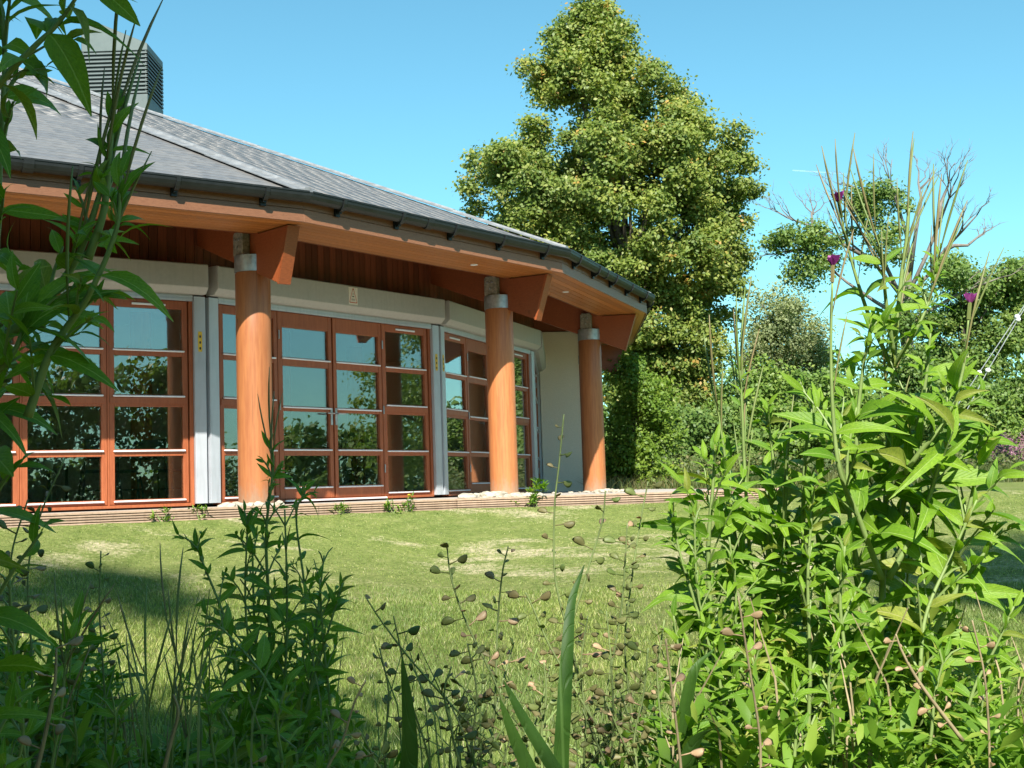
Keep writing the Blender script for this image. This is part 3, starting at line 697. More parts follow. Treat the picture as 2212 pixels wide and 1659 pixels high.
def tree(name, label, base, blobs, nleaf, size, mat, trunk=.3, top=None, group=None, cat='tree', flat=.8, up=.35, limbs=12, yel=0.0, barkm='bark'):
    """base (x,y,z), blobs [(Vector, radius)]"""
    root = empty(name, base, label, cat, group); base = Vector(base)
    tot = sum(r**2 for _, r in blobs); V, F, var = leaf_arrays([tuple(c) for c, _ in blobs], [r for _, r in blobs], [nleaf*r*r/tot for _, r in blobs], size, flat, up, yel=yel)
    np_obj('crown', V, F, M[mat], tuple(base), root, var=var)
    if trunk:
        zt = max(c.z for c, _ in blobs); mc = sum((c for c, _ in blobs), Vector())/len(blobs)
        tp = Vector(top) if top else Vector((mc.x, mc.y, base.z+(zt-base.z)*.92)); mb = MB(); tp_pts = limb(mb, base-Z*.2, tp, trunk, trunk*.12, .03, 9, 8)
        obj('trunk', mb, M[barkm], root, smooth=True)
        mb = MB()
        for c, r in random.sample(blobs, min(limbs, len(blobs))):
            h = max(.15, min(.9, (c.z-base.z)/(tp.z-base.z)*.75)); i = int(h*8); limb(mb, tp_pts[i], c, trunk*.32*(1-h*.6), .02, .07, 5)
        obj('branches', mb, M[barkm], root, smooth=True)
    return root
def outline_blobs(rows, depth, n, rmin, rmax, fill=.85, dk=.75):
    """rows: (y, xleft, xright) of the silhouette in photo pixels; a solid crown of revolution-like section"""
    ys = [r[0] for r in rows]; out = []
    wts = np.interp(np.linspace(ys[0], ys[-1], 60), ys, [r[2]-r[1] for r in rows]); cdf = np.cumsum(wts); cdf /= cdf[-1]
    for _ in range(n):
        y = np.interp(rng.random(), cdf, np.linspace(ys[0], ys[-1], 60)); xl, xr = np.interp(y, ys, [r[1] for r in rows]), np.interp(y, ys, [r[2] for r in rows])
        pxm = depth/F_PX; r = rng.uniform(rmin, rmax); hw = max(.2, (xr-xl)/2*pxm-r*.45); a = rng.uniform(0, 2*math.pi); q = rng.random()**(1-fill*.6)
        cx_ = (xl+xr)/2; off = math.cos(a)*q*hw; dep = -math.sin(a)*q*hw*dk*(1 if math.sin(a) > 0 else .6)
        out.append((at(cx_+off/pxm, y, depth)+Vector((0, dep, 0)), r))
    return out
LIME = [(12, 1250, 1318), (60, 1212, 1368), (120, 1150, 1372), (165, 1140, 1392), (185, 1150, 1470), (240, 1165, 1500), (275, 1150, 1560), (300, 1140, 1575), (330, 1060, 1612), (380, 1012, 1630), (440, 1012, 1625), (500, 1030, 1605), (560, 1060, 1612), (640, 1120, 1600), (700, 1180, 1570), (780, 1250, 1560), (860, 1320, 1540), (940, 1370, 1500)]
lb = at(1400, 1040, 40); lb.z = gz(lb.x, lb.y)
LB = outline_blobs(LIME, 40, 430, .26, .62, .95)
extra = [(1140, 140, .42), (1160, 180, .3), (1280, 25, .35), (1225, 50, .28), (1350, 60, .32), (1150, 265, .4), (1035, 350, .5), (1020, 400, .5), (1028, 455, .4), (1445, 190, .55), (1480, 225, .45), (1590, 290, .5), (1612, 350, .45), (1622, 410, .4), (1600, 480, .4), (1595, 560, .5), (1600, 620, .35), (1560, 690, .5), (1100, 345, .5), (1540, 560, .7), (1520, 480, .7), (1550, 420, .7), (1500, 620, .7), (1480, 700, .7), (1570, 500, .6), (1450, 420, .7), (1440, 300, .6), (1500, 340, .6), (1395, 140, .35), (1545, 770, .6), (1500, 850, .7), (1550, 880, .5)]
LB += [(at(x, y, 40+random.uniform(-.8, .8)), r) for x, y, r in extra]
tree('lime_tree', 'tallest tree, a broad lime with yellowing leaves behind the pavilion eave', lb, LB, 300000, .125, 'lime', .36, at(1290, 60, 40), limbs=45, yel=.07)
def blobs_px(L, d): return [(at(x, y, d+random.uniform(-.6, .6)), r) for x, y, r in L]
def based(x, d): p = at(x, 1040, d); p.z = gz(p.x, p.y); return p
# willow shrub beside the pavilion corner
tree('willow_bush', 'light green feathery bush just right of the pavilion corner, under the lime tree', based(1365, 27), outline_blobs([(770, 1330, 1400), (830, 1300, 1440), (900, 1290, 1470), (980, 1290, 1480), (1030, 1290, 1480)], 27, 46, .18, .36), 16000, .075, 'willow', .07, cat='bush', limbs=20)
tree('shade_bush', 'dark bush below the lime tree, right of the feathery bush', based(1500, 33), outline_blobs([(880, 1440, 1600), (950, 1420, 1640), (1030, 1420, 1640)], 33, 34, .3, .55), 9000, .12, 'oak', .08, cat='bush', limbs=14)
# birch
tree('birch_tree', 'soft grey green birch between the lime tree and the tall willowherb', based(1700, 44), outline_blobs([(615, 1640, 1680), (650, 1610, 1760), (720, 1590, 1800), (800, 1580, 1830), (900, 1580, 1840), (960, 1590, 1840)], 44, 120, .35, .65), 48000, .10, 'birch', .16, limbs=40, flat=1)
tree('holly_bush', 'dense green bush left of the birch foot, before the lime tree', based(1610, 37), outline_blobs([(800, 1560, 1680), (880, 1530, 1720), (960, 1520, 1740), (1030, 1520, 1740)], 37, 50, .3, .55), 15000, .11, 'bush', .1, cat='bush', limbs=16)
# hedge-like trees in the middle
tree('hazel_bush', 'mid green rounded bush in front of the birch', based(1760, 36), outline_blobs([(830, 1700, 1850), (880, 1620, 1900), (950, 1600, 1930), (1030, 1600, 1930)], 36, 60, .3, .55), 17000, .115, 'bush', .1, cat='bush', limbs=20)
tree('hawthorn_bush', 'dense green bush behind the middle of the tall willowherb clump', based(1960, 38), outline_blobs([(760, 1880, 2000), (840, 1840, 2060), (940, 1830, 2080), (1020, 1830, 2090)], 38, 60, .35, .6), 16000, .12, 'oak', .12, cat='bush', limbs=20)
tree('rounded_bush', 'round topped green bush below the wires at the right', based(2140, 34), outline_blobs([(835, 2110, 2160), (870, 2080, 2190), (920, 2070, 2205), (985, 2080, 2205)], 34, 36, .25, .42), 12000, .11, 'bush', .1, cat='bush', limbs=14)
tree('dark_tree', 'dark tree at the right edge behind the rounded bush', based(2225, 46), outline_blobs([(600, 2190, 2260), (680, 2150, 2330), (800, 2140, 2350), (900, 2120, 2360), (1000, 2130, 2360)], 46, 80, .5, .9), 22000, .16, 'oak', .3, limbs=20)
oakb = blobs_px([(2065, 600, .55), (2050, 575, .4), (2110, 620, .5), (2150, 640, .45), (2190, 650, .4), (2215, 600, .6), (2100, 680, .5), (2060, 690, .5), (2010, 700, .4), (2140, 720, .5), (2180, 740, .4), (2080, 770, .6), (2040, 800, .6), (2110, 800, .5), (2150, 790, .35), (2000, 760, .45), (1985, 830, .6), (2060, 860, .7), (2100, 900, .6), (2030, 940, .8), (2190, 590, .4), (2210, 690, .4)], 41)
tree('oak_tree', 'spreading oak with open layered branches near the right edge', based(2080, 41), [(c, r*1.25) for c, r in oakb], 42000, .125, 'oak', .26, at(2090, 640, 41), limbs=22)
# stag-headed oak: bare upper branches with leafy clumps
sb_ = based(1985, 39)
stag = empty('stag_headed_tree', sb_, 'half dead tree with bare grey branches above leafy clumps, behind the willowherb', 'tree')
cl = [(1700, 510, .30), (1680, 535, .25), (1665, 520, .25), (1740, 510, .42), (1765, 545, .45), (1745, 580, .5), (1790, 560, .35), (1720, 590, .3), (1690, 505, .2), (1760, 500, .3), (1870, 420, .42), (1895, 440, .45), (1905, 410, .35), (1855, 450, .3), (1880, 470, .35), (1940, 425, .25), (1920, 500, .35), (1900, 520, .35), (1885, 560, .25), (1840, 500, .2), (1960, 445, .2), (1800, 520, .25), (1930, 560, .3), (2055, 575, .35), (2070, 605, .3), (1990, 640, .4), (1940, 700, .5), (1960, 780, .6)]
bl = blobs_px(cl, 38.5); V, F, var = leaf_arrays([tuple(c) for c, _ in bl], [r*1.25 for _, r in bl], [16000*r*r/sum(q*q for _, _, q in cl) for _, r in bl], .11)
np_obj('crown', V, F, M['oak'], tuple(sb_), stag, var=var)
mb = MB(); tk = limb(mb, sb_-Z*.2, at(1955, 700, 39), .30, .18, .03, 9, 6); limb(mb, at(1955, 700, 39), at(1965, 560, 39), .18, .09, .04, 8, 4); obj('trunk', mb, M['deadwood'], stag, smooth=True)
def twigs(mb, p, d, L, r, lev):
    q = p+d*L; mid_ = p+d*L*.5+Vector((random.uniform(-1, 1), random.uniform(-.5, .5), random.uniform(-.6, .6)))*L*.13
    mb.tube([p, mid_, q], [r, r*.75, r*.5], 4)
    if lev <= 0: return
    for _ in range(random.choice((2, 3)) if lev > 1 else 2):
        nd = (d+Vector((random.uniform(-.75, .75), random.uniform(-.5, .5), random.uniform(-.35, .6)))).normalized()
        twigs(mb, mid_.lerp(q, random.uniform(.1, 1)), nd, L*random.uniform(.5, .75), r*.5, lev-1)
dead = [((1965, 600), (1935, 430), (1920, 385)), ((1965, 600), (1990, 430), (1985, 370)), ((1960, 640), (2030, 480), (2060, 400)), ((1960, 640), (2040, 540), (2110, 465)), ((2040, 540), (2090, 530), (2130, 500)), ((1955, 650), (1880, 560), (1790, 500)), ((1880, 560), (1780, 510), (1700, 470)), ((1955, 660), (1860, 470), (1810, 420)), ((1955, 690), (1830, 610), (1750, 560)), ((1955, 700), (2060, 640), (2160, 600)), ((2030, 480), (2040, 420), (2050, 390)), ((1860, 470), (1850, 410), (1830, 400)), ((1780, 510), (1740, 540), (1690, 545)), ((1750, 560), (1755, 480), (1760, 450))]
mbs = MB()
for a, b, c in dead:
    A, B, D_ = at(*a, 39), at(*b, 39+random.uniform(-.6, .6)), at(*c, 39+random.uniform(-1, 1))
    mbs.tube([A, A.lerp(B, .5)+Vector((random.uniform(-.15, .15), 0, random.uniform(-.1, .1))), B, B.lerp(D_, .5)+Vector((random.uniform(-.1, .1), 0, .05)), D_], [.075, .06, .045, .032, .02], 5)
    d = (D_-B).normalized()
    for q in range(3): twigs(mbs, B.lerp(D_, random.uniform(.1, .9)), (d+Vector((random.uniform(-.8, .8), random.uniform(-.4, .4), random.uniform(-.1, .7)))).normalized(), .75, .022, 2)
    twigs(mbs, D_, d, .6, .02, 2)
obj('dead_branches', mbs, M['deadwood'], stag, smooth=True)
# far wood closing the horizon, also seen in the glass
def far_tree(x, y, h, w, mat, label, n=9000, s=.28, name='broadleaf_tree', group='trees standing out of the picture behind the camera'):
    z0 = gz(x, y); B = []
    for _ in range(62):
        a = random.uniform(0, 6.28); q = random.random()**.5; t = random.uniform(.15, 1); hw = w*math.sin(math.pi*(.12+.8*t))**.7
        B.append((Vector((x+math.cos(a)*q*hw, y+math.sin(a)*q*hw, z0+h*t)), w*random.uniform(.22, .36)))
    tree(name, label, (x, y, z0), B, n, s, mat, .3, (x, y, z0+h*.9), group, limbs=10)
far_tree(21, 9.5, 8, 2.6, 'oak', 'broad green tree right of the picture, reflected behind the first column', n=26000, s=.19)
far_tree(19, 23, 6, 2.6, 'bush', 'rounded tree right of the picture, reflected in the third set of doors', n=18000, s=.14)
far_tree(13, -6, 8.5, 3.6, 'oak', 'broad oak behind the camera, reflected in the left windows', n=32000, s=.23)
far_tree(19, -12, 10, 4.2, 'oak', 'taller tree behind the camera, reflected in the leftmost window', n=28000, s=.26)
wb = []
for (xa, ya), (xb, yb), h in (((1, 57), (34, 55), 3.4), ((34, 46), (46, 20), 3.2), ((46, 20), (48, -6), 2.6), ((48, -6), (30, -24), 6.5), ((30, -24), (6, -30), 10), ((6, -30), (-25, -30), 12)):
    L_ = math.hypot(xb-xa, yb-ya)
    for q in range(int(L_/1.1)):
        t = q*1.1/L_
        for lev in range(int(h/1.6)+1): wb.append((Vector((xa+(xb-xa)*t+random.uniform(-1, 1), ya+(yb-ya)*t+random.uniform(-1, 1), -.8+lev*1.6+random.uniform(-.4, .6))), random.uniform(1.1, 1.7)))
V, F, var = leaf_arrays([tuple(c) for c, _ in wb], [r for _, r in wb], [340]*len(wb), .34); np_obj('far_wood', V, F, M['oak'], var=var, kind='stuff', label='wood and hedges on the far sides of the lawn, seen as dark reflections in the glass', cat='wood')
for i, (x, y, h, w) in enumerate([(-4, 62, 9, 5), (6, 66, 8, 5), (15, 64, 9, 5), (24, 60, 8, 5), (33, 62, 10, 6)]):
    far_tree(x, y, h*.62, w, 'oak', 'distant green tree of the wood behind the lawn', n=6000, s=.3, group='distant trees closing the lawn')
# shade trees behind the camera
def cloud_blobs(L): return [(Vector((x, y, z)), r) for x, y, z, r in L]
S1 = [(x, y, z+(y+6)*-.9, .7) for x in (-4.6, -3.8, -3.0, -2.2, -1.4, -.75) for y in (-6.6, -5.6) for z in (5.6, 6.4, 7.2, 8.0, 8.8)]+[(-.20, -6, 6.0+.45*q, .36) for q in range(7)]+[(x, y, z, .75) for x in (-5, -4, -3, -2, -1) for y in (-4.6, -3.4, -2.2) for z in (5.6, 6.6)]+[(x, y, z, .55) for x in (-2.6, -1.8, -1.0) for y in (-1.9, -1.0, -.2) for z in (2.9, 3.7)]
tree('shade_tree', 'leafy tree behind the camera whose shade falls on the left plants', (-3.2, -6.4, gz(-3.2, -6.4)), cloud_blobs([(x+random.uniform(-.2, .2), y, z+random.uniform(-.2, .2), r) for x, y, z, r in S1]), 62000, .16, 'oak', .2)
S2 = [(-3.0, -14, 21.2, .55), (-2.6, -14, 20.9, .5), (-3.5, -14, 21.0, .6), (-4.1, -14, 20.6, .7), (-4.8, -14, 20.3, .8), (-4.2, -14.3, 19.2, .8), (-5.4, -14, 19, 1), (-4.8, -13.6, 17.6, 1), (-6.2, -14, 17.5, 1.2), (-5.4, -14, 16, 1), (-7, -14, 15.6, 1.3), (-6, -14, 13.6, 1.3), (-4.6, -14, 14.4, .9)]
S2 = [(x+.75, y, z, r*.85) for x, y, z, r in S2]
tree('tall_shade_tree', 'tall tree behind the camera that shades a patch of lawn at the left', (-5, -14.5, gz(-5, -14.5)), cloud_blobs(S2), 9000, .2, 'oak', .3)
S3 = [(4.9, -12, 19.6, .7), (5.6, -12, 19.9, .8), (6.4, -12, 20.2, .9), (5.4, -12, 18.9, .6), (6.2, -12, 18.8, .8), (7.2, -12, 19, 1), (7.4, -12, 17.4, 1.1), (8.3, -12, 18.5, 1.2), (8.6, -12, 16.4, 1.3)]
S3 = [(x-.5, y, z, r) for x, y, z, r in S3]
tree('tall_shade_tree', 'tall tree behind the camera that shades a patch of lawn at the right', (8, -12.5, gz(8, -12.5)), cloud_blobs(S3), 14000, .2, 'oak', .3)

SB = [(x, y, z, .5) for x in (-2.9, -2.3, -1.75) for y in (-2.6, -1.8, -1.0, -.2, .5) for z in (-.6, .2, 1.0, 1.8, 2.6)]+[(x, y, z, .5) for x in (-1.2, -.7) for y in (-2.6, -1.9) for z in (-.4, .4, 1.2, 2.0, 2.8)]+[(-1.95-.42*(y-.5), y, z, .42) for y in (1.3, 2.1, 2.9) for z in (-.8, 0, .8, 1.5)]  # unseen leaf mass, added to block skylight from the left plants
tree('added_shade_bush', 'unseen dense bush added close behind and left of the camera to shade the left plants', (-2.4, -1.2, gz(-2.4, -1.2)), cloud_blobs(SB), 42000, .11, 'oak', .08, cat='bush')
# rough ground in front of the trees
def tufts(n, xr, yr, h0, h1, w, rnd, lean=.35, zfun=ground_z, dens=None):
    x = rnd.uniform(*xr, n); y = rnd.uniform(*yr, n)
    if dens is not None: k = rnd.random(n) < dens(x, y); x, y = x[k], y[k]
    n = len(x); z = zfun(x, y)-.01; h = rnd.uniform(h0, h1, n); a = rnd.uniform(0, 2*np.pi, n); ln = rnd.random(n)*lean*h
    dx, dy = np.cos(a), np.sin(a); b = rnd.uniform(0, 2*np.pi, n); wx, wy = np.cos(b)*w*.5, np.sin(b)*w*.5
    P0 = np.stack([x-wx, y-wy, z], 1); P1 = np.stack([x+wx, y+wy, z], 1)
    M0 = np.stack([x-wx*.8+dx*ln*.35, y-wy*.8+dy*ln*.35, z+h*.6], 1); M1 = np.stack([x+wx*.8+dx*ln*.35, y+wy*.8+dy*ln*.35, z+h*.6], 1)
    T = np.stack([x+dx*ln, y+dy*ln, z+h], 1)
    V = np.stack([P0, P1, M1, M0, T], 1).reshape(-1, 3); b0 = np.arange(n)[:, None]*5
    F = np.concatenate([b0+np.array([[0, 1, 2]]), b0+np.array([[0, 2, 3]]), b0+np.array([[3, 2, 4]])]); return V, F, n, x, y
V, F, n, x, y = tufts(90000, (1.5, 16), (23.5, 34), .05, .42, .018, rng, 1.3, dens=lambda x, y: np.clip((y-23.5)/5+.5*np.sin(x*2.1+np.sin(y*1.7)*2), .04, 1))
v = np.repeat(np.clip(.5*rng.random(n)+.5*(.5+.5*np.sin(x*1.3+np.sin(y*.9)*2)), 0, 1), 5); np_obj('rough_grass', V, F, M['rough'], var=v, kind='stuff', label='rough grass and weeds along the far edge of the lawn', cat='rough grass')
bb = [(Vector((random.uniform(1.8, 15), random.uniform(27.5, 34), random.uniform(-.15, .45))), random.uniform(.2, .55)) for _ in range(260)]
V, F, var = leaf_arrays([tuple(c) for c, _ in bb], [r for _, r in bb], [200]*260, .085); np_obj('brambles', V, F, M['rough'], var=var, kind='stuff', label='low brambles tangled along the foot of the trees', cat='brambles')
# loosestrife spikes at the right edge
for i in range(13):
    p = at(2150+i*5.5+random.uniform(-2, 2), 1000, 30+random.uniform(-.6, .6)); z0 = gz(p.x, p.y)
    h = at(2150, random.uniform(935, 975), 30).z-z0
    mb = MB(); mb.tube([(p.x, p.y, z0), (p.x+random.uniform(-.05, .05), p.y, z0+h)], [.02, .006], 5)
    root = empty('loosestrife', (p.x, p.y, z0), 'thin purple loosestrife spike at the right edge in front of the dark tree', 'flower', 'purple loosestrife spikes at the right edge'); obj('stem', mb, M['stemgreen'], root)
    cs = [(p.x+random.uniform(-.02, .02), p.y, z0+h*(.5+.5*q/8)) for q in range(9)]; V, F, var = leaf_arrays(cs, [.035]*9, [26]*9, .045, 1); np_obj('flower_spike', V, F, M['loose'], (p.x, p.y, z0), root, var=var, kind='stuff')
# wires with insulators, and the pole that holds them, right of the picture
pole_b = Vector((14.6, 27, gz(14.6, 27))); ptop = at(2290, 540, 26.5)
pole_b = Vector((ptop.x, ptop.y, gz(ptop.x, ptop.y)))
mb = MB(); mb.tube([pole_b-Z*.3, Vector((ptop.x, ptop.y, ptop.z+.4))], [.14, .10], 12)
pole = empty('utility_pole', pole_b, 'brown wooden pole just right of the picture that holds the guy wires', 'pole'); obj('post', mb, M['poleW'], pole, smooth=True)
mb = MB(); mb.wbox(ptop.x-.6, ptop.x+.6, ptop.y-.05, ptop.y+.05, ptop.z+.1, ptop.z+.2); obj('crossarm', mb, M['poleW'], pole)
for (mx, my), (bx, by), q, lab in (((2115, 805), (2042, 915), (2197, 684), 'left hand one of two pale sloping guy wires with white insulators at the right edge'), ((2134, 800), (2056, 948), (2199, 690), 'right hand one of two pale sloping guy wires with white insulators at the right edge')):
    A = at(bx, by, 26.5); Bm = at(mx, my, 26.5); Cq = at(*q, 26.5); g = empty('guy_wire', A, lab, 'wire', 'guy wires at the right edge')
    A2 = A+(A-Bm).normalized()*1.2
    A2.z = max(A2.z, -.2); mb = MB(); mb.tube([A2, A, Bm, Cq, Vector((ptop.x, ptop.y, ptop.z))], .0085, 5); obj('wire', mb, M['wire'], g)
    for c in (Bm, Cq):
        mb = MB(); mb.tube([c-Z*.05, c-Z*.035, c, c+Z*.035, c+Z*.05], [.012, .045, .055, .045, .012], 10); obj('insulator', mb, M['insul'], g, smooth=True)
# contrail
ctm, n_, l_, o_ = newmat('contrail'); ctp = finish(n_, l_, o_, (.9, .92, .95), 1.0); tr = n_.new('ShaderNodeBsdfTransparent'); mx = n_.new('ShaderNodeMixShader'); mx.inputs[0].default_value = .09
l_.new(tr.outputs[0], mx.inputs[1]); l_.new(ctp.outputs[0], mx.inputs[2]); l_.new(mx.outputs[0], o_.inputs[0])
mb = MB(); mb.tube([at(1712, 368, 3000), at(1760, 371, 3000), at(1830, 376, 3000)], [1.5, 1.6, .3], 6); obj('contrail', mb, ctm, label='short thin white vapour trail in the blue sky right of the lime tree', cat='vapour trail')

# ------------------------------------------------------------------ lawn grass
def patch(x, y): return .5+.25*np.sin(x*1.9+1.7*np.sin(y*1.1))+.25*np.sin(y*2.7+1.3*np.sin(x*.8)+.6)
def infront(x, y): return (deck_y(x)-y > .05)
Vs, Fs, vs = [], [], []; off = 0
for (n, yr, h0, h1, w) in ((190000, (5.2, 7.6), .02, .075, .005), (170000, (7.6, 10.0), .014, .05, .0055), (110000, (10.0, 13.5), .006, .026, .0065)):
    V, F, m_, x, y = tufts(n, (-5.2, 5.6), yr, h0, h1, w, rng, .9, dens=lambda x, y: infront(x, y)*np.clip(1.15-.75*(patch(x, y) > .72)*(y > 8.5), 0, 1))
    vv = np.clip(rng.random(m_)**1.2*.72+.18*patch(x, y)+.12*np.sin(x*7+np.sin(y*9)*2)*np.sin(y*6+x*2)+.12*np.clip((y-8)/4, 0, 1)+(rng.random(m_) < .07)*.3, 0, 1)
    Vs.append(V); Fs.append(F+off); off += len(V); vs.append(np.repeat(vv, 5))
np_obj('lawn_grass', np.concatenate(Vs), np.concatenate(Fs), M['grass'], var=np.concatenate(vs), kind='stuff', label='short sunlit lawn grass on the slope before the pavilion', cat='grass')
# longer grass and broad leaved weeds at the near edge
V, F, m_, x, y = tufts(26000, (-2.6, 2.8), (2.4, 5.6), .08, .34, .007, rng, .7)
np_obj('long_grass', V, F, M['grass'], var=np.repeat(rng.random(m_)*.8, 5), kind='stuff', label='longer grass among the weeds in the foreground', cat='grass')

# ------------------------------------------------------------------ foreground plants
def leaf_mesh(name, L, W, droop, fold, twist, mat, segs=7, blunt=.5):
    m = MB(); rows = []
    for i in range(segs+1):
        t = i/segs; w = W*.5*(math.sin(math.pi*min(1, t**blunt*.98+.02)))**.85 if 0 < t < 1 else W*.02
        y = L*(t-.12*droop*t*t); z = -droop*L*.5*t*t+.10*L*t; tw = twist*t
        row = []
        for s in (-1, -.5, 0, .5, 1):
            x = s*w; zz = z+abs(s)*w*fold+.06*w*math.sin(9*t+s*2)
            row.append(Vector((x*math.cos(tw)-0, y, zz+x*math.sin(tw))))
        rows.append(row)
    vs = [p for r in rows for p in r]; fs = [(i*5+j, i*5+j+1, (i+1)*5+j+1, (i+1)*5+j) for i in range(segs) for j in range(4)]
    m.add(vs, fs); me = m.mesh(name, smooth=True); me.materials.append(mat); return me
HL = [leaf_mesh('leaf', 1, random.uniform(.22, .32), random.uniform(.1, 1.5), random.uniform(.1, .45), random.uniform(-.5, .5), M['herb'], 6, random.uniform(.62, .85)) for _ in range(10)]
HL += [leaf_mesh('leaf', .9, random.uniform(.18, .26), random.uniform(.6, 1.6), random.uniform(.3, .8), random.uniform(-1.3, 1.3), M['herbold'], 6, .7) for _ in range(2)]+[leaf_mesh('leaf', 1, random.uniform(.18, .26), random.uniform(1.2, 2.0), random.uniform(.3, .8), random.uniform(-1.4, 1.4), M['herb'], 6, .7) for _ in range(3)]
def frame(d, n):
    d = d.normalized(); x = d.cross(n); x = x.normalized() if x.length > 1e-5 else d.orthogonal().normalized(); z = x.cross(d); return x, d, z
def place(p, d, n, s, sx=1.0):
    x, y, z = frame(d, n); m = Matrix.Identity(4)
    for i in range(3): m[i][0] = x[i]*s*sx; m[i][1] = y[i]*s; m[i][2] = z[i]*s; m[i][3] = p[i]
    return m
def smooth_path(pts, n):
    pts = [Vector(p) for p in pts]; P_ = [pts[0]*2-pts[1]]+pts+[pts[-1]*2-pts[-2]]; out = []
    for i in range(1, len(P_)-2):
        for q in range(n):
            t = q/n; a, b, c, d = P_[i-1], P_[i], P_[i+1], P_[i+2]
            out.append(.5*((2*b)+(c-a)*t+(2*a-5*b+4*c-d)*t*t+(3*b-a-3*c+d)*t**3))
    out.append(pts[-1]); return out
def along(path, step):
    o = []; acc = 0; nxt = step*.4; L = [(path[i+1]-path[i]).length for i in range(len(path)-1)]; tot = sum(L)
    for i, l_ in enumerate(L):
        while acc+l_ >= nxt:
            t = (nxt-acc)/l_; o.append((path[i].lerp(path[i+1], t), (path[i+1]-path[i]).normalized(), nxt/tot)); nxt += step*random.uniform(.85, 1.15)
        acc += l_
    return o, tot
mpod = MB(); mpod.tube([Vector((0, t, .10*t*t)) for t in np.linspace(0, 1, 6)], [.005, .008, .012, .012, .010, .004], 5); PODM = mpod.mesh('seed_pod', smooth=True); PODM.materials.append(M['pod'])
mc = MB()
def cup_mesh(mat):
    m = MB(); rows = []
    m.tube([Vector((0, 0, 0)), Vector((0, .35, -.02)), Vector((0, .75, .02))], .05, 4)
    for t in np.linspace(0, 1, 6):
        w = .30*math.sin(math.pi*min(1, .04+t*.93))**.6+.01; h = .16*math.sin(math.pi*t); bend = .12*math.sin(math.pi*t)
        rows.append([Vector((w*(math.cos(q)*(.7 if math.cos(q) < 0 else 1.1))+bend*.5, .7+t*.85, h*math.sin(q)*.6+.12*t*t)) for q in np.linspace(0, 2*math.pi, 7)[:-1]])
    m.loft(rows); me = m.mesh('seed_cup', smooth=True); me.materials.append(mat); return me
CUPG, CUPD = cup_mesh(M['cup']), cup_mesh(M['cupdry'])
def flower(root, p, d, s):
    base = p-WP[root.name]
    for i in range(5):
        a = i*2*math.pi/5+random.random(); o = d.orthogonal().normalized(); o = (o*math.cos(a)+d.cross(o)*math.sin(a)); me = HL_PET
        inst('petal', me, place(base, (d*1.0+o*.55), d, s*random.uniform(.8, 1.1)), root)
mp = MB(); mp.add([(0, 0, 0), (-.35, .6, .1), (-.25, 1, .0), (0, .88, .1), (.28, 1, .05), (.35, .6, .1)], [(0, 1, 2, 3), (0, 3, 4, 5)]); HL_PET = mp.mesh('petal', smooth=True); HL_PET.materials.append(M['petal'])
def to_ground(pts):
    b = pts[0]; h = b.z-gz(b.x, b.y)
    if h < .03: return pts
    d = (pts[0]-pts[1]).normalized()*.6+Vector((0, 0, -1)); d /= -d.z
    k = max(1, round(h/.22)); return [b+d*(h+.02)*(k-i)/k for i in range(k)]+pts
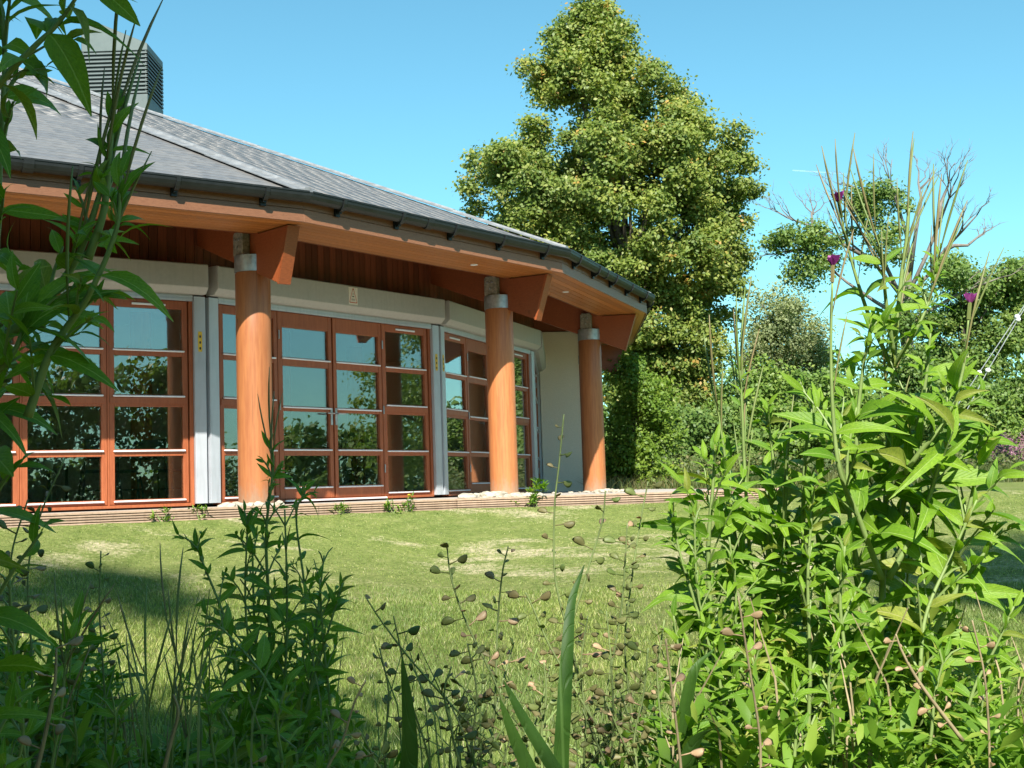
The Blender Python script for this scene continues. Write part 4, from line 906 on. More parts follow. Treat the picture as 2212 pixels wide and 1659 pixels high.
def willowherb(label, px, size=.11, step=.055, leafs=(0, .85), pods=0, podl=.14, flowers=0, shoots=.5, rs=.006, droop=0, ground=True, group='willowherb stems in the foreground', topleaf=.35, maxl=290, pod_from=.75):
    """px: list of (x, y, depth) from bottom to top"""
    pts = [at(*p) for p in px]
    if ground: pts = to_ground(pts)
    path = smooth_path(pts, 8); root = empty('willowherb', pts[0], label, 'plant', group); W0 = WP[root.name]
    mb = MB(); n = len(path); mb.tube(path, [rs*(1-.7*i/n) for i in range(n)], 6); obj('stem', mb, M['stem'], root, smooth=True)
    nodes, tot = along(path, step*.80); az = random.uniform(0, 6.28); cnt = 0; shoots = min(1, shoots*1.15)
    def leaf(p, d, s):
        nonlocal cnt
        if cnt >= maxl: return
        cnt += 1; up_ = Vector((0, 0, 1)) if abs(d.z) < .95 else Vector((0, -1, 0))
        nn = (up_*.62+Vector((random.uniform(-.7, .7), random.uniform(-1.1, -.1), random.uniform(-.3, .3)))).normalized()
        inst('leaf', random.choice(HL), place(p-W0, d, nn, s, random.uniform(.85, 1.15)), root)
    for p, t, q in nodes:
        if leafs[0] <= q <= leafs[1]:
            az += math.pi/2+random.uniform(-.35, .35); sz = size*(1.04 if pts[-1].y > 1.4 else .78)*(1-(1-topleaf)*max(0, (q-.35)/.65)**1.3)*random.uniform(.75, 1.15)
            o = t.orthogonal().normalized(); o2 = t.cross(o)
            for s in (0, math.pi):
                r_ = o*math.cos(az+s)+o2*math.sin(az+s); d = (r_+t*random.uniform(.25, .8)+Vector((0, 0, -droop))).normalized(); leaf(p, d, sz*random.uniform(.8, 1.2))
                if random.random() < shoots:
                    L = sz*random.uniform(.5, 1.1); sdir = (r_*.6+t*.9).normalized(); tip = p+sdir*L
                    mb = MB(); mb.tube([p, p.lerp(tip, .5)+Z*.004, tip], [rs*.35, rs*.3, rs*.2], 4); obj('side_shoot', mb, M['stem'], root)
                    for e in range(4):
                        a = e*math.pi/2+az; o3 = sdir.orthogonal().normalized(); o4 = sdir.cross(o3)
                        leaf(p.lerp(tip, .55+.15*e), (sdir*1.1+(o3*math.cos(a)+o4*math.sin(a))*.8).normalized(), sz*random.uniform(.3, .55))
    tip = path[-1]; td = (path[-1]-path[-4]).normalized()
    if leafs[1] > .8:
        for e in range(7):
            a = e*2.4; o3 = td.orthogonal().normalized(); o4 = td.cross(o3); leaf(tip-td*.01*e, (td*(1.4-.1*e)+(o3*math.cos(a)+o4*math.sin(a))*(.35+.08*e)).normalized(), size*topleaf*random.uniform(.6, 1))
    if pods:
        for i in range(pods):
            q = pod_from+(1-pod_from)*(i+random.random()*.5)/pods; p = path[min(n-1, int(q*(n-1)))]; a = random.uniform(0, 6.28); o3 = td.orthogonal().normalized(); o4 = td.cross(o3)
            d = (td*1.0+(o3*math.cos(a)+o4*math.sin(a))*random.uniform(.08, .36)).normalized(); inst('seed_pod', PODM, place(p-W0, d, o3, podl*random.uniform(.7, 1.15)), root)
    for i in range(flowers):
        mb = MB(); q = tip+td*.03; mb.tube([tip, q], .003, 5); obj('calyx', mb, M['pod'], root); flower(root, q-td*.008, td, .022)
    return root
GR = 'willowherb stems of the sunlit clump at the right'
# --- right, sunlit clump
willowherb('tallest stem of the sunlit willowherb clump, its long pods reaching highest against the sky', [(1893, 1660, 2.0), (1900, 1450, 2.0), (1905, 1300, 2.05), (1915, 1050, 2.1), (1925, 850, 2.1), (1945, 620, 2.1), (1958, 520, 2.1), (1963, 450, 2.1)], .135, .062, (0, .80), 13, .15, 0, .35, .0085, group=GR, pod_from=.62, topleaf=.5)
willowherb('sunlit willowherb branch that leans left and ends in a small purple bud below the contrail', [(1905, 1250, 2.0), (1855, 1120, 1.98), (1815, 1020, 1.95), (1800, 900, 1.95), (1795, 760, 1.95), (1798, 610, 1.95)], .105, .058, (.05, .62), 3, .14, 1, .4, .005, group=GR, ground=False, pod_from=.65, droop=.1)
willowherb('sunlit willowherb branch on the right ending in an open purple flower', [(1915, 1080, 2.05), (1985, 980, 2.0), (2045, 905, 1.98), (2080, 800, 1.98), (2092, 690, 1.98)], .105, .052, (.05, .72), 3, .16, 1, .4, .005, group=GR, ground=False)
willowherb('upper branch of the sunlit clump with pods, forking right below the bare tree', [(1925, 800, 2.1), (1975, 720, 2.05), (2010, 640, 2.05), (2030, 540, 2.05)], .09, .06, (.1, .9), 9, .16, 0, .3, .004, group=GR, ground=False, pod_from=.6)
willowherb('upper branch of the sunlit clump that ends in the highest purple flower, at the left', [(1925, 790, 2.1), (1880, 690, 2.1), (1850, 600, 2.1), (1828, 520, 2.1), (1818, 470, 2.1)], .085, .06, (.05, .6), 9, .15, 1, .3, .004, group=GR, ground=False, pod_from=.45)
willowherb('middle podded branch beside the tallest stem of the sunlit clump', [(1930, 760, 2.08), (1915, 660, 2.05), (1905, 560, 2.05), (1890, 500, 2.05)], .08, .055, (.05, .8), 8, .15, 0, .3, .004, group=GR, ground=False, pod_from=.4)
willowherb('left podded stem of the sunlit clump, its pale upright pods before the birch', [(1650, 1640, 2.15), (1640, 1400, 2.15), (1620, 1200, 2.15), (1608, 1000, 2.15), (1603, 880, 2.15), (1598, 800, 2.15)], .125, .056, (.1, .86), 13, .165, 0, .5, .006, group=GR, pod_from=.72)
willowherb('short willowherb stem with a reddish pod, left of the pale upright pods', [(1600, 1250, 2.2), (1580, 1100, 2.2), (1565, 980, 2.2), (1550, 880, 2.2)], .10, .055, (.1, .8), 5, .15, 0, .4, .004, group=GR, ground=False)
willowherb('willowherb stem with one long thin pod right of the pale upright pods', [(1660, 1400, 2.1), (1690, 1200, 2.1), (1700, 1040, 2.1), (1700, 960, 2.1)], .12, .055, (.05, .95), 2, .16, 0, .5, .005, group=GR)
willowherb('leafy sunlit shoot at the left of the right clump, tip at the terrace edge', [(1560, 1660, 2.0), (1530, 1450, 2.0), (1505, 1250, 2.0), (1500, 1110, 2.0)], .105, .055, (0, 1), 0, .1, 0, .5, .005, group=GR)
willowherb('leafy sunlit willowherb shoot with upward tip in the middle of the clump', [(1745, 1660, 1.95), (1750, 1450, 1.95), (1745, 1250, 1.95), (1755, 1090, 1.95)], .13, .056, (0, 1), 0, .1, 0, .55, .006, group=GR)
willowherb('leafy shoot directly in front of the main stem of the sunlit clump', [(1850, 1660, 1.9), (1830, 1450, 1.9), (1815, 1300, 1.9), (1825, 1180, 1.9)], .14, .06, (0, 1), 0, .1, 0, .5, .006, group=GR)
willowherb('leafy sunlit shoot right of the main stem, its tip level with the shaded lawn', [(1960, 1660, 1.9), (1985, 1480, 1.9), (2000, 1330, 1.92), (2060, 1190, 1.95), (2110, 1080, 1.95)], .135, .058, (0, 1), 0, .1, 0, .5, .006, group=GR)
willowherb('slanting leafy shoot reaching up to the right edge of the sunlit clump', [(2000, 1400, 1.95), (2070, 1270, 1.95), (2130, 1190, 1.95), (2150, 1150, 1.95)], .12, .055, (0, 1), 0, .1, 0, .4, .005, group=GR, ground=False)
willowherb('low leafy shoot at the right edge over the near grass', [(2070, 1660, 1.85), (2100, 1500, 1.85), (2150, 1400, 1.85), (2190, 1310, 1.85)], .12, .056, (0, 1), 0, .1, 0, .45, .005, group=GR)
willowherb('leafy shoot half way up on the right, with big hanging leaves before the far bushes', [(1920, 1250, 2.0), (1990, 1120, 2.0), (2030, 1000, 2.0), (2065, 880, 2.0), (2080, 800, 2.0)], .15, .062, (.1, .98), 0, .1, 0, .4, .005, group=GR, ground=False, droop=.35)
willowherb('leafy shoot half way up left of the main stem, before the hazel bush', [(1870, 1300, 2.05), (1840, 1150, 2.05), (1830, 1000, 2.05), (1850, 880, 2.05)], .125, .056, (0, 1), 0, .1, 0, .5, .005, group=GR, ground=False)
willowherb('short bushy shoot between the two tall stems at the height of the terrace', [(1700, 1500, 2.2), (1690, 1320, 2.2), (1665, 1150, 2.2), (1660, 1050, 2.2)], .12, .052, (0, 1), 0, .1, 0, .6, .005, group=GR)
willowherb('lowest sunlit shoot in front, with yellowing leaves near the bottom edge', [(1790, 1700, 1.75), (1800, 1580, 1.75), (1790, 1480, 1.75), (1800, 1400, 1.75)], .12, .05, (0, 1), 0, .1, 0, .6, .005, group=GR)
willowherb('low sunlit shoot in front with broad pointed leaves right of the clump foot', [(1990, 1700, 1.75), (2010, 1600, 1.75), (2020, 1500, 1.75), (2040, 1420, 1.75)], .13, .05, (0, 1), 0, .1, 0, .5, .005, group=GR)
willowherb('low sunlit shoot in front at the foot of the left podded stem', [(1640, 1700, 1.8), (1630, 1600, 1.8), (1640, 1500, 1.8), (1625, 1420, 1.8)], .12, .05, (0, 1), 0, .1, 0, .5, .005, group=GR)
willowherb('leafy sunlit shoot low at the left of the right clump, by the reddish seed stalk', [(1500, 1720, 1.9), (1480, 1580, 1.9), (1470, 1440, 1.9), (1455, 1330, 1.9)], .11, .05, (0, 1), 0, .1, 0, .6, .005, group=GR)
willowherb('dense sunlit shoot just under the pale upright pods', [(1590, 1700, 2.05), (1580, 1500, 2.05), (1590, 1300, 2.05), (1575, 1160, 2.05)], .125, .05, (0, 1), 0, .1, 0, .7, .005, group=GR)
willowherb('dense sunlit shoot filling the gap left of the main stem', [(1800, 1720, 2.1), (1790, 1500, 2.1), (1780, 1300, 2.1), (1770, 1180, 2.1)], .13, .05, (0, 1), 0, .1, 0, .7, .005, group=GR)
willowherb('sunlit shoot with large leaves filling the gap right of the main stem', [(1960, 1720, 2.1), (1950, 1500, 2.1), (1960, 1250, 2.1), (1975, 1090, 2.1)], .145, .055, (0, 1), 0, .1, 0, .6, .005, group=GR, droop=.2)
willowherb('short sunlit shoot at the bottom right corner', [(2150, 1760, 1.8), (2140, 1640, 1.8), (2120, 1560, 1.8), (2125, 1500, 1.8)], .12, .05, (0, 1), 0, .1, 0, .5, .005, group=GR)
willowherb('short sunlit shoot at the bottom, under the leafy shoot with upward tip', [(1710, 1760, 1.7), (1715, 1660, 1.7), (1720, 1560, 1.7), (1715, 1500, 1.7)], .12, .045, (0, 1), 0, .1, 0, .6, .005, group=GR)
willowherb('short sunlit shoot at the bottom, before the main stem of the clump', [(1900, 1760, 1.7), (1900, 1660, 1.7), (1895, 1570, 1.7), (1890, 1500, 1.7)], .12, .045, (0, 1), 0, .1, 0, .6, .005, group=GR)
willowherb('leafy sunlit stem between the small purple bud and the main stem', [(1870, 1150, 2.05), (1850, 980, 2.05), (1860, 830, 2.05), (1880, 700, 2.05)], .125, .052, (0, 1), 0, .1, 0, .5, .005, group=GR, ground=False)
willowherb('leafy sunlit stem right of the main stem, its tip before the oak', [(1940, 1150, 2.05), (1975, 960, 2.05), (2000, 820, 2.05), (2010, 720, 2.05)], .125, .052, (0, 1), 0, .1, 0, .5, .005, group=GR, ground=False)
willowherb('leafy sunlit shoot at the right edge of the clump before the rounded bush', [(2030, 1300, 2.0), (2080, 1150, 2.0), (2110, 1020, 2.0), (2120, 940, 2.0)], .12, .052, (0, 1), 0, .1, 0, .5, .005, group=GR, ground=False)
willowherb('leafy sunlit shoot level with the terrace, left of the pale upright pods', [(1540, 1400, 2.1), (1530, 1200, 2.1), (1540, 1050, 2.1), (1545, 960, 2.1)], .12, .05, (0, 1), 0, .1, 0, .6, .005, group=GR, ground=False)
willowherb('leafy sunlit shoot close right of the pale upright pods', [(1660, 1350, 2.15), (1660, 1150, 2.15), (1670, 1000, 2.15), (1655, 890, 2.15)], .12, .05, (0, 1), 0, .1, 0, .6, .005, group=GR, ground=False)
willowherb('leafy sunlit shoot in the gap between the two tall stems, before the hazel bush', [(1740, 1350, 2.1), (1735, 1150, 2.1), (1740, 980, 2.1), (1760, 870, 2.1)], .125, .05, (0, 1), 0, .1, 0, .6, .005, group=GR, ground=False)
willowherb('slender sunlit shoot leaning left out of the clump over the terrace edge', [(1560, 1500, 2.0), (1510, 1330, 2.0), (1470, 1200, 2.0), (1450, 1110, 2.0)], .11, .05, (0, 1), 0, .1, 0, .4, .005, group=GR)
# --- left, shaded plants
GL = 'shaded willowherb stems at the left'
willowherb('dark shaded willowherb leaning in from the top left corner with long drooping leaves', [(-120, 860, 1.05), (0, 740, 1.05), (90, 660, 1.05), (165, 560, 1.05), (215, 420, 1.05), (235, 330, 1.05)], .085, .042, (0, .8), 5, .13, 0, .5, .005, droop=.25, group=GL, ground=False, pod_from=.55, topleaf=.7)
willowherb('dark shaded stem slanting up across the top left corner with curled leaves', [(-100, 330, 1.0), (0, 180, 1.0), (75, 100, 1.0), (130, 45, 1.0), (200, -60, 1.0)], .08, .034, (0, 1), 0, .1, 0, .1, .0035, droop=.6, group=GL, ground=False, topleaf=.9)
willowherb('dark shaded upright stem along the left edge before the roof', [(-30, 1200, 1.1), (-25, 900, 1.1), (-10, 600, 1.1), (0, 350, 1.1), (10, 100, 1.1), (-10, -60, 1.1)], .10, .055, (0, 1), 0, .1, 0, .45, .006, droop=.4, group=GL, topleaf=.9)
willowherb('dark shaded side branch with pods crossing the roof at the left', [(60, 900, 1.0), (110, 760, 1.0), (190, 640, 1.0), (250, 500, 1.0), (262, 380, 1.0)], .085, .05, (0, .85), 4, .13, 0, .35, .004, droop=.2, group=GL, ground=False, topleaf=.6, pod_from=.4)
willowherb('dark shaded podded tip against the vent and the sky at the top left', [(190, 560, 1.05), (225, 450, 1.05), (240, 300, 1.05), (248, 240, 1.05)], .06, .045, (0, .9), 6, .135, 0, .3, .004, group=GL, ground=False, pod_from=.15, topleaf=.7)
willowherb('dark podded stem standing in front of the first column', [(575, 1660, 2.2), (585, 1500, 2.2), (580, 1300, 2.2), (575, 1150, 2.2), (590, 1010, 2.2), (585, 960, 2.2)], .115, .052, (0, .97), 4, .14, 0, .6, .006, group=GL, pod_from=.86)
willowherb('dark leafy shoot right of the stem before the first column', [(640, 1660, 2.3), (650, 1480, 2.3), (660, 1300, 2.3), (640, 1120, 2.3), (660, 1060, 2.3)], .11, .05, (0, 1), 0, .1, 0, .6, .005, group=GL)
willowherb('dark leafy shoot left of the stem before the first column, with one big oval leaf', [(520, 1660, 2.1), (515, 1480, 2.1), (490, 1350, 2.1), (440, 1220, 2.1), (425, 1180, 2.1)], .11, .055, (0, 1), 0, .1, 0, .4, .005, group=GL)
willowherb('dark spreading shoot with narrow curved leaves above the shaded grass', [(600, 1640, 2.0), (590, 1500, 2.0), (520, 1400, 2.0), (450, 1330, 2.0)], .12, .05, (0, 1), 0, .1, 0, .3, .005, group=GL, droop=.1)
willowherb('dark leafy shoot at the right of the shaded clump before the lawn', [(720, 1680, 2.1), (715, 1540, 2.1), (700, 1400, 2.1), (690, 1250, 2.1)], .11, .05, (0, 1), 0, .1, 0, .5, .005, group=GL)
willowherb('low dark shoot in the bottom left with upright thin pods', [(370, 1680, 1.8), (375, 1600, 1.8), (385, 1530, 1.8), (390, 1480, 1.8)], .10, .045, (0, .8), 10, .13, 0, .3, .004, group=GL, pod_from=.3)
willowherb('low dark shoot with thin pods beside the bottom left corner', [(110, 1680, 1.6), (130, 1560, 1.6), (140, 1450, 1.6), (150, 1380, 1.6)], .11, .05, (0, .85), 6, .12, 0, .4, .004, group=GL, pod_from=.6)
willowherb('dark broad leaved shoot in the very bottom left corner', [(0, 1720, 1.3), (40, 1640, 1.3), (50, 1560, 1.3), (30, 1480, 1.3)], .10, .045, (0, 1), 0, .1, 0, .4, .004, group=GL)
willowherb('low dark shoot in the bottom left between the thin pods and the big clump', [(470, 1700, 1.8), (460, 1620, 1.8), (450, 1540, 1.8), (440, 1470, 1.8)], .11, .045, (0, 1), 0, .1, 0, .5, .004, group=GL)
willowherb('low dark shoot at the bottom below the big shaded clump', [(600, 1740, 1.7), (610, 1650, 1.7), (600, 1560, 1.7), (620, 1480, 1.7)], .11, .045, (0, 1), 0, .1, 0, .5, .004, group=GL)
willowherb('dark bushy stem in the heart of the shaded clump, its head below the column foot', [(560, 1720, 2.25), (565, 1550, 2.25), (550, 1350, 2.25), (545, 1180, 2.25)], .13, .048, (0, 1), 0, .1, 0, .9, .006, group=GL)
willowherb('dark bushy stem at the right of the shaded clump, its head against the dry grass', [(650, 1720, 2.2), (665, 1560, 2.2), (680, 1380, 2.2), (700, 1200, 2.2)], .125, .048, (0, 1), 0, .1, 0, .8, .005, group=GL)
willowherb('dark bushy stem at the left of the shaded clump above the bottom edge', [(500, 1760, 2.0), (495, 1640, 2.0), (480, 1520, 2.0), (500, 1400, 2.0)], .12, .046, (0, 1), 0, .1, 0, .9, .005, group=GL)
willowherb('low dark shoot at the bottom between the left corner and the thin pods', [(230, 1760, 1.7), (240, 1660, 1.7), (250, 1560, 1.7), (240, 1490, 1.7)], .11, .045, (0, 1), 0, .1, 0, .8, .004, group=GL)
willowherb('low dark shoot with thin pods standing over the shaded lawn', [(300, 1760, 1.8), (305, 1640, 1.8), (320, 1520, 1.8), (310, 1440, 1.8)], .10, .045, (0, .8), 8, .14, 0, .6, .004, group=GL, pod_from=.5)
willowherb('low dark shoot at the bottom, right of the shaded clump', [(700, 1780, 1.8), (705, 1690, 1.8), (715, 1600, 1.8), (705, 1530, 1.8)], .11, .045, (0, 1), 0, .1, 0, .8, .004, group=GL)
willowherb('dark leafy stem by the left edge below the window sill', [(60, 1760, 1.5), (50, 1600, 1.5), (30, 1400, 1.5), (20, 1250, 1.5)], .10, .046, (0, 1), 0, .1, 0, .8, .005, group=GL)
willowherb('dark leafy branch across the left edge over the left window', [(-80, 900, 1.0), (-20, 820, 1.0), (30, 760, 1.0), (60, 690, 1.0)], .11, .04, (0, 1), 0, .1, 0, .5, .004, group=GL, ground=False, droop=.5, topleaf=.8)
willowherb('dark leafy stem close left of the first column stem, with long curved leaves', [(540, 1720, 2.15), (545, 1500, 2.15), (530, 1300, 2.15), (535, 1130, 2.15)], .15, .05, (0, 1), 0, .1, 0, .6, .005, group=GL, droop=.2)
willowherb('dark leafy stem close right of the podded stem before the first column', [(610, 1720, 2.15), (615, 1500, 2.15), (620, 1300, 2.15), (615, 1100, 2.15)], .14, .05, (0, 1), 0, .1, 0, .8, .005, group=GL)
willowherb('dark leafy shoot leaning right out of the shaded clump over the lawn', [(640, 1700, 2.1), (670, 1500, 2.1), (710, 1360, 2.1), (740, 1260, 2.1)], .13, .05, (0, 1), 0, .1, 0, .6, .005, group=GL)
willowherb('dark podded shoot leaning left over the shaded lawn patch', [(420, 1720, 2.0), (410, 1580, 2.0), (385, 1440, 2.0), (350, 1300, 2.0)], .11, .05, (0, .8), 8, .15, 0, .5, .004, group=GL, pod_from=.5)
willowherb('dark narrow leaved shoot in the bottom left beside the dry tan stalk', [(160, 1740, 1.7), (165, 1600, 1.7), (150, 1480, 1.7), (160, 1340, 1.7)], .13, .05, (0, 1), 3, .14, 0, .6, .004, group=GL)
# --- seed stalks
def seed_stalk(label, px, dry=False, step=.020, pods=(.35, 1), size=.020, branches=0, rs=.0028, group='seed stalks in the foreground', stemmat=None, ground=True, lv=2):
    pts = [at(*p) for p in px]
    if ground: pts = to_ground(pts)
    path = smooth_path(pts, 8); root = empty('seed_stalk', pts[0], label, 'plant', group); W0 = WP[root.name]; cnt = 0
    sm = M[stemmat or ('stemdry' if dry else 'stemgreen')]
    def run(path, r_, name, lo, hi):
        nonlocal cnt
        n = len(path); mb = MB(); mb.tube(path, [r_*(1-.6*i/n) for i in range(n)], 5); obj(name, mb, sm, root, smooth=True)
        nodes, tot = along(path, step); az = random.uniform(0, 6)
        for p, t, q in nodes:
            if lo <= q <= hi and cnt < 280:
                az += 2.4+random.uniform(-.4, .4); o = t.orthogonal().normalized(); d = ((o*math.cos(az)+t.cross(o)*math.sin(az))+t*random.uniform(.0, .4)); d.normalize()
                inst('seed_cup', CUPD if (dry or random.random() < .12) else CUPG, place(p-W0, d, Vector((random.uniform(-.8, .8), -1, random.uniform(-.2, .9))), size*1.08*random.uniform(.55, 1.2)*(1-.25*max(0, q-.7))), root); cnt += 1
    run(path, rs, 'stem', *pods)
    n = len(path)
    for b in range(branches):
        i = int(n*(.25+.5*b/max(1, branches))); p = path[i]; t = (path[min(n-1, i+2)]-path[i]).normalized(); a = random.uniform(0, 6); o = t.orthogonal().normalized()
        d = (t*1.0+(o*math.cos(a)+t.cross(o)*math.sin(a))*.7).normalized(); L = (path[-1]-p).length*random.uniform(.35, .75)
        run(smooth_path([p, p+d*L*.5+Vector((0, 0, .01)), p+d*L*.85+t*L*.2], 5), rs*.7, 'side_stem', .25, 1)
    return root
seed_stalk('tall thin seed stalk before the wing wall, highest of the cupped seed stalks', [(1290, 1640, 2.0), (1235, 1400, 2.0), (1200, 1250, 2.0), (1198, 1100, 2.0), (1208, 1000, 2.0), (1218, 895, 2.0)], step=.022, pods=(.40, 1), size=.019, branches=0)
seed_stalk('green seed stalk right of the tallest, bending right before the third column', [(1300, 1640, 2.0), (1235, 1400, 2.02), (1265, 1250, 2.02), (1300, 1130, 2.02), (1308, 1060, 2.02)], step=.02, pods=(.45, 1), size=.02, branches=1)
seed_stalk('reddish seed stalk beside the sunlit willowherb, crowded with cups', [(1290, 1650, 1.95), (1310, 1500, 1.95), (1340, 1330, 1.95), (1350, 1220, 1.95), (1355, 1130, 1.95)], step=.010, pods=(.40, 1), size=.020, branches=1)
seed_stalk('green seed stalk leaning right over the terrace edge beside the reddish one', [(1370, 1600, 2.05), (1350, 1400, 2.05), (1365, 1250, 2.05), (1385, 1120, 2.05), (1400, 1040, 2.05)], step=.016, pods=(.45, 1), size=.019, branches=1)
seed_stalk('dark seed stalk crowded with green cups in the middle of the lawn view', [(1120, 1660, 1.9), (1080, 1500, 1.9), (1010, 1350, 1.9), (975, 1250, 1.9), (965, 1170, 1.9)], step=.012, pods=(.45, 1), size=.021, branches=2)
seed_stalk('branching pale seed stalk in the centre, its head of cups against the dry lawn', [(1060, 1660, 1.95), (1070, 1500, 1.95), (1075, 1350, 1.95), (1085, 1240, 1.95), (1098, 1180, 1.95)], step=.014, pods=(.40, 1), size=.020, branches=3)
seed_stalk('seed stalk leaning left in the centre, reaching left over the lawn', [(1100, 1660, 1.85), (1010, 1560, 1.85), (900, 1440, 1.85), (830, 1350, 1.85), (790, 1290, 1.85)], dry=False, step=.018, pods=(.30, 1), size=.020, branches=3, stemmat='stem')
seed_stalk('short seed stalk left of centre with a forked head', [(930, 1660, 1.85), (890, 1520, 1.85), (865, 1400, 1.85), (850, 1330, 1.85)], step=.014, pods=(.40, 1), size=.020, branches=2)
seed_stalk('seed stalk of reddish cups leaning left from the foot of the broad blade', [(1330, 1660, 1.9), (1260, 1520, 1.9), (1190, 1400, 1.9), (1150, 1310, 1.9), (1135, 1280, 1.9)], step=.013, pods=(.35, 1), size=.020, branches=2)
seed_stalk('low bushy seed stalk at the bottom centre', [(1000, 1700, 1.7), (980, 1600, 1.7), (960, 1500, 1.7), (975, 1440, 1.7)], step=.013, pods=(.2, 1), size=.019, branches=3)
seed_stalk('low bushy seed stalk between the blade and the sunlit clump', [(1380, 1700, 1.75), (1370, 1600, 1.75), (1390, 1500, 1.75), (1400, 1400, 1.75)], step=.014, pods=(.2, 1), size=.019, branches=3)
seed_stalk('low seed stalk left of the broad blade with small cups', [(1180, 1700, 1.8), (1170, 1590, 1.8), (1180, 1500, 1.8), (1175, 1430, 1.8)], step=.015, pods=(.2, 1), size=.018, branches=3)
seed_stalk('dry tan seed stalk with pale cups in the bottom left corner', [(70, 1700, 1.0), (95, 1600, 1.0), (118, 1480, 1.0), (122, 1400, 1.0)], dry=True, step=.020, pods=(.1, 1), size=.014, rs=.0022, ground=False)
seed_stalk('bare dry tan stalk with one cup near the bottom left', [(345, 1700, 1.1), (370, 1600, 1.1), (385, 1540, 1.1), (375, 1500, 1.1)], dry=True, step=.08, pods=(.5, 1), size=.013, rs=.0022, ground=False)
seed_stalk('dry brown seed stalk rising before the foot of the sunlit clump', [(1645, 1700, 1.5), (1640, 1580, 1.5), (1615, 1420, 1.5), (1595, 1290, 1.5)], dry=True, step=.022, pods=(.3, 1), size=.016)
seed_stalk('dry brown seed stalk at the bottom between the centre and the sunlit clump', [(1475, 1720, 1.4), (1465, 1600, 1.4), (1450, 1480, 1.4), (1438, 1380, 1.4)], dry=True, step=.024, pods=(.3, 1), size=.015)
seed_stalk('yellowish dry seed stalk leaning left at the lower right', [(2080, 1600, 1.6), (1990, 1480, 1.6), (1950, 1410, 1.6), (1935, 1370, 1.6)], dry=True, step=.012, pods=(.1, 1), size=.013, ground=False)
seed_stalk('pale straw seed stalk leaning left at the right edge', [(2140, 1700, 1.6), (2135, 1560, 1.6), (2125, 1450, 1.6), (2100, 1340, 1.6)], dry=True, step=.018, pods=(.2, 1), size=.014)
seed_stalk('dry seed stalk with pinkish cups at the bottom left of centre', [(690, 1720, 1.5), (740, 1600, 1.5), (765, 1520, 1.5), (790, 1470, 1.5)], dry=True, step=.014, pods=(.2, 1), size=.014, branches=2)
seed_stalk('dark shaded seed stalk at the left edge before the window sill', [(60, 1660, 1.8), (70, 1450, 1.8), (60, 1250, 1.8), (85, 1120, 1.8), (140, 990, 1.8)], step=.013, pods=(.35, 1), size=.019, branches=2, group='seed stalks in the foreground')
seed_stalk('second dark seed stalk at the left, nearer the corner', [(10, 1600, 1.7), (20, 1350, 1.7), (25, 1200, 1.7), (60, 1080, 1.7)], step=.012, pods=(.3, 1), size=.019, branches=2)
seed_stalk('thin dark seed stalk rising over the shaded patch of lawn', [(230, 1660, 1.9), (225, 1480, 1.9), (215, 1320, 1.9), (218, 1190, 1.9)], step=.011, pods=(.45, 1), size=.015, branches=1)
seed_stalk('crowded seed stalk between the tallest stalk and the reddish one', [(1260, 1700, 1.9), (1265, 1560, 1.9), (1255, 1440, 1.9), (1270, 1330, 1.9)], step=.011, pods=(.3, 1), size=.018, branches=3)
seed_stalk('seed stalk with many cups just left of the reddish one', [(1320, 1700, 1.85), (1325, 1560, 1.85), (1320, 1430, 1.85), (1310, 1320, 1.85)], step=.011, pods=(.3, 1), size=.018, branches=3)
seed_stalk('spreading seed stalk low in the centre, left of the short blades', [(1040, 1720, 1.8), (1020, 1620, 1.8), (1030, 1500, 1.8), (1010, 1390, 1.8)], step=.011, pods=(.25, 1), size=.017, branches=4)
seed_stalk('pale seed stalk leaning right in the bottom centre', [(1000, 1720, 1.85), (1070, 1600, 1.85), (1130, 1500, 1.85), (1160, 1400, 1.85)], step=.012, pods=(.3, 1), size=.018, branches=3, stemmat='stem')
seed_stalk('seed stalk beside the short dark upright blade', [(840, 1720, 1.8), (830, 1620, 1.8), (840, 1500, 1.8), (820, 1400, 1.8)], step=.012, pods=(.3, 1), size=.017, branches=3)
seed_stalk('seed stalk with reddish cups at the left foot of the sunlit clump', [(1420, 1720, 1.85), (1430, 1600, 1.85), (1420, 1460, 1.85), (1435, 1340, 1.85)], step=.011, pods=(.3, 1), size=.018, branches=3)
# --- broad blades
def blade(label, px, w, fold=.25, mat='blade', name='broad_blade', cat='leaf', grp='broad blades in the foreground'):
    pts = [at(*p) for p in px]; pts = to_ground(pts)
    path = smooth_path(pts, 6); n = len(path); m = MB(); rows = []
    for i, p in enumerate(path):
        t = i/(n-1); ww = w*.5*(.75+.6*t)*(1-t**3.2)**.8+.0005; side = CR*1.0+fwd*.25*math.sin(t*2)
        rows.append([p-side*ww+fwd*ww*fold, p-side*ww*.5+fwd*ww*fold*.4, p, p+side*ww*.5+fwd*ww*fold*.4, p+side*ww+fwd*ww*fold])
    m.add([q for r in rows for q in r], [(i*5+j, i*5+j+1, (i+1)*5+j+1, (i+1)*5+j) for i in range(n-1) for j in range(4)])
    return obj(name, m, M[mat], smooth=True, label=label, cat=cat, group=grp)
blade('tall dark sword shaped leaf standing upright in the centre foreground', [(1212, 1680, 1.7), (1218, 1540, 1.7), (1226, 1400, 1.72), (1235, 1300, 1.75), (1262, 1220, 1.78)], .021)
blade('short dark upright blade at the bottom left of centre', [(880, 1720, 1.6), (885, 1620, 1.6), (880, 1520, 1.6), (868, 1420, 1.6)], .024)
blade('dark blade leaning left at the bottom of the centre', [(1240, 1740, 1.5), (1190, 1650, 1.5), (1130, 1550, 1.5), (1088, 1470, 1.5)], .022)
blade('broad dark blade at the bottom leaning left from the centre foot', [(1180, 1760, 1.5), (1150, 1680, 1.5), (1110, 1590, 1.5), (1080, 1510, 1.5)], .024)
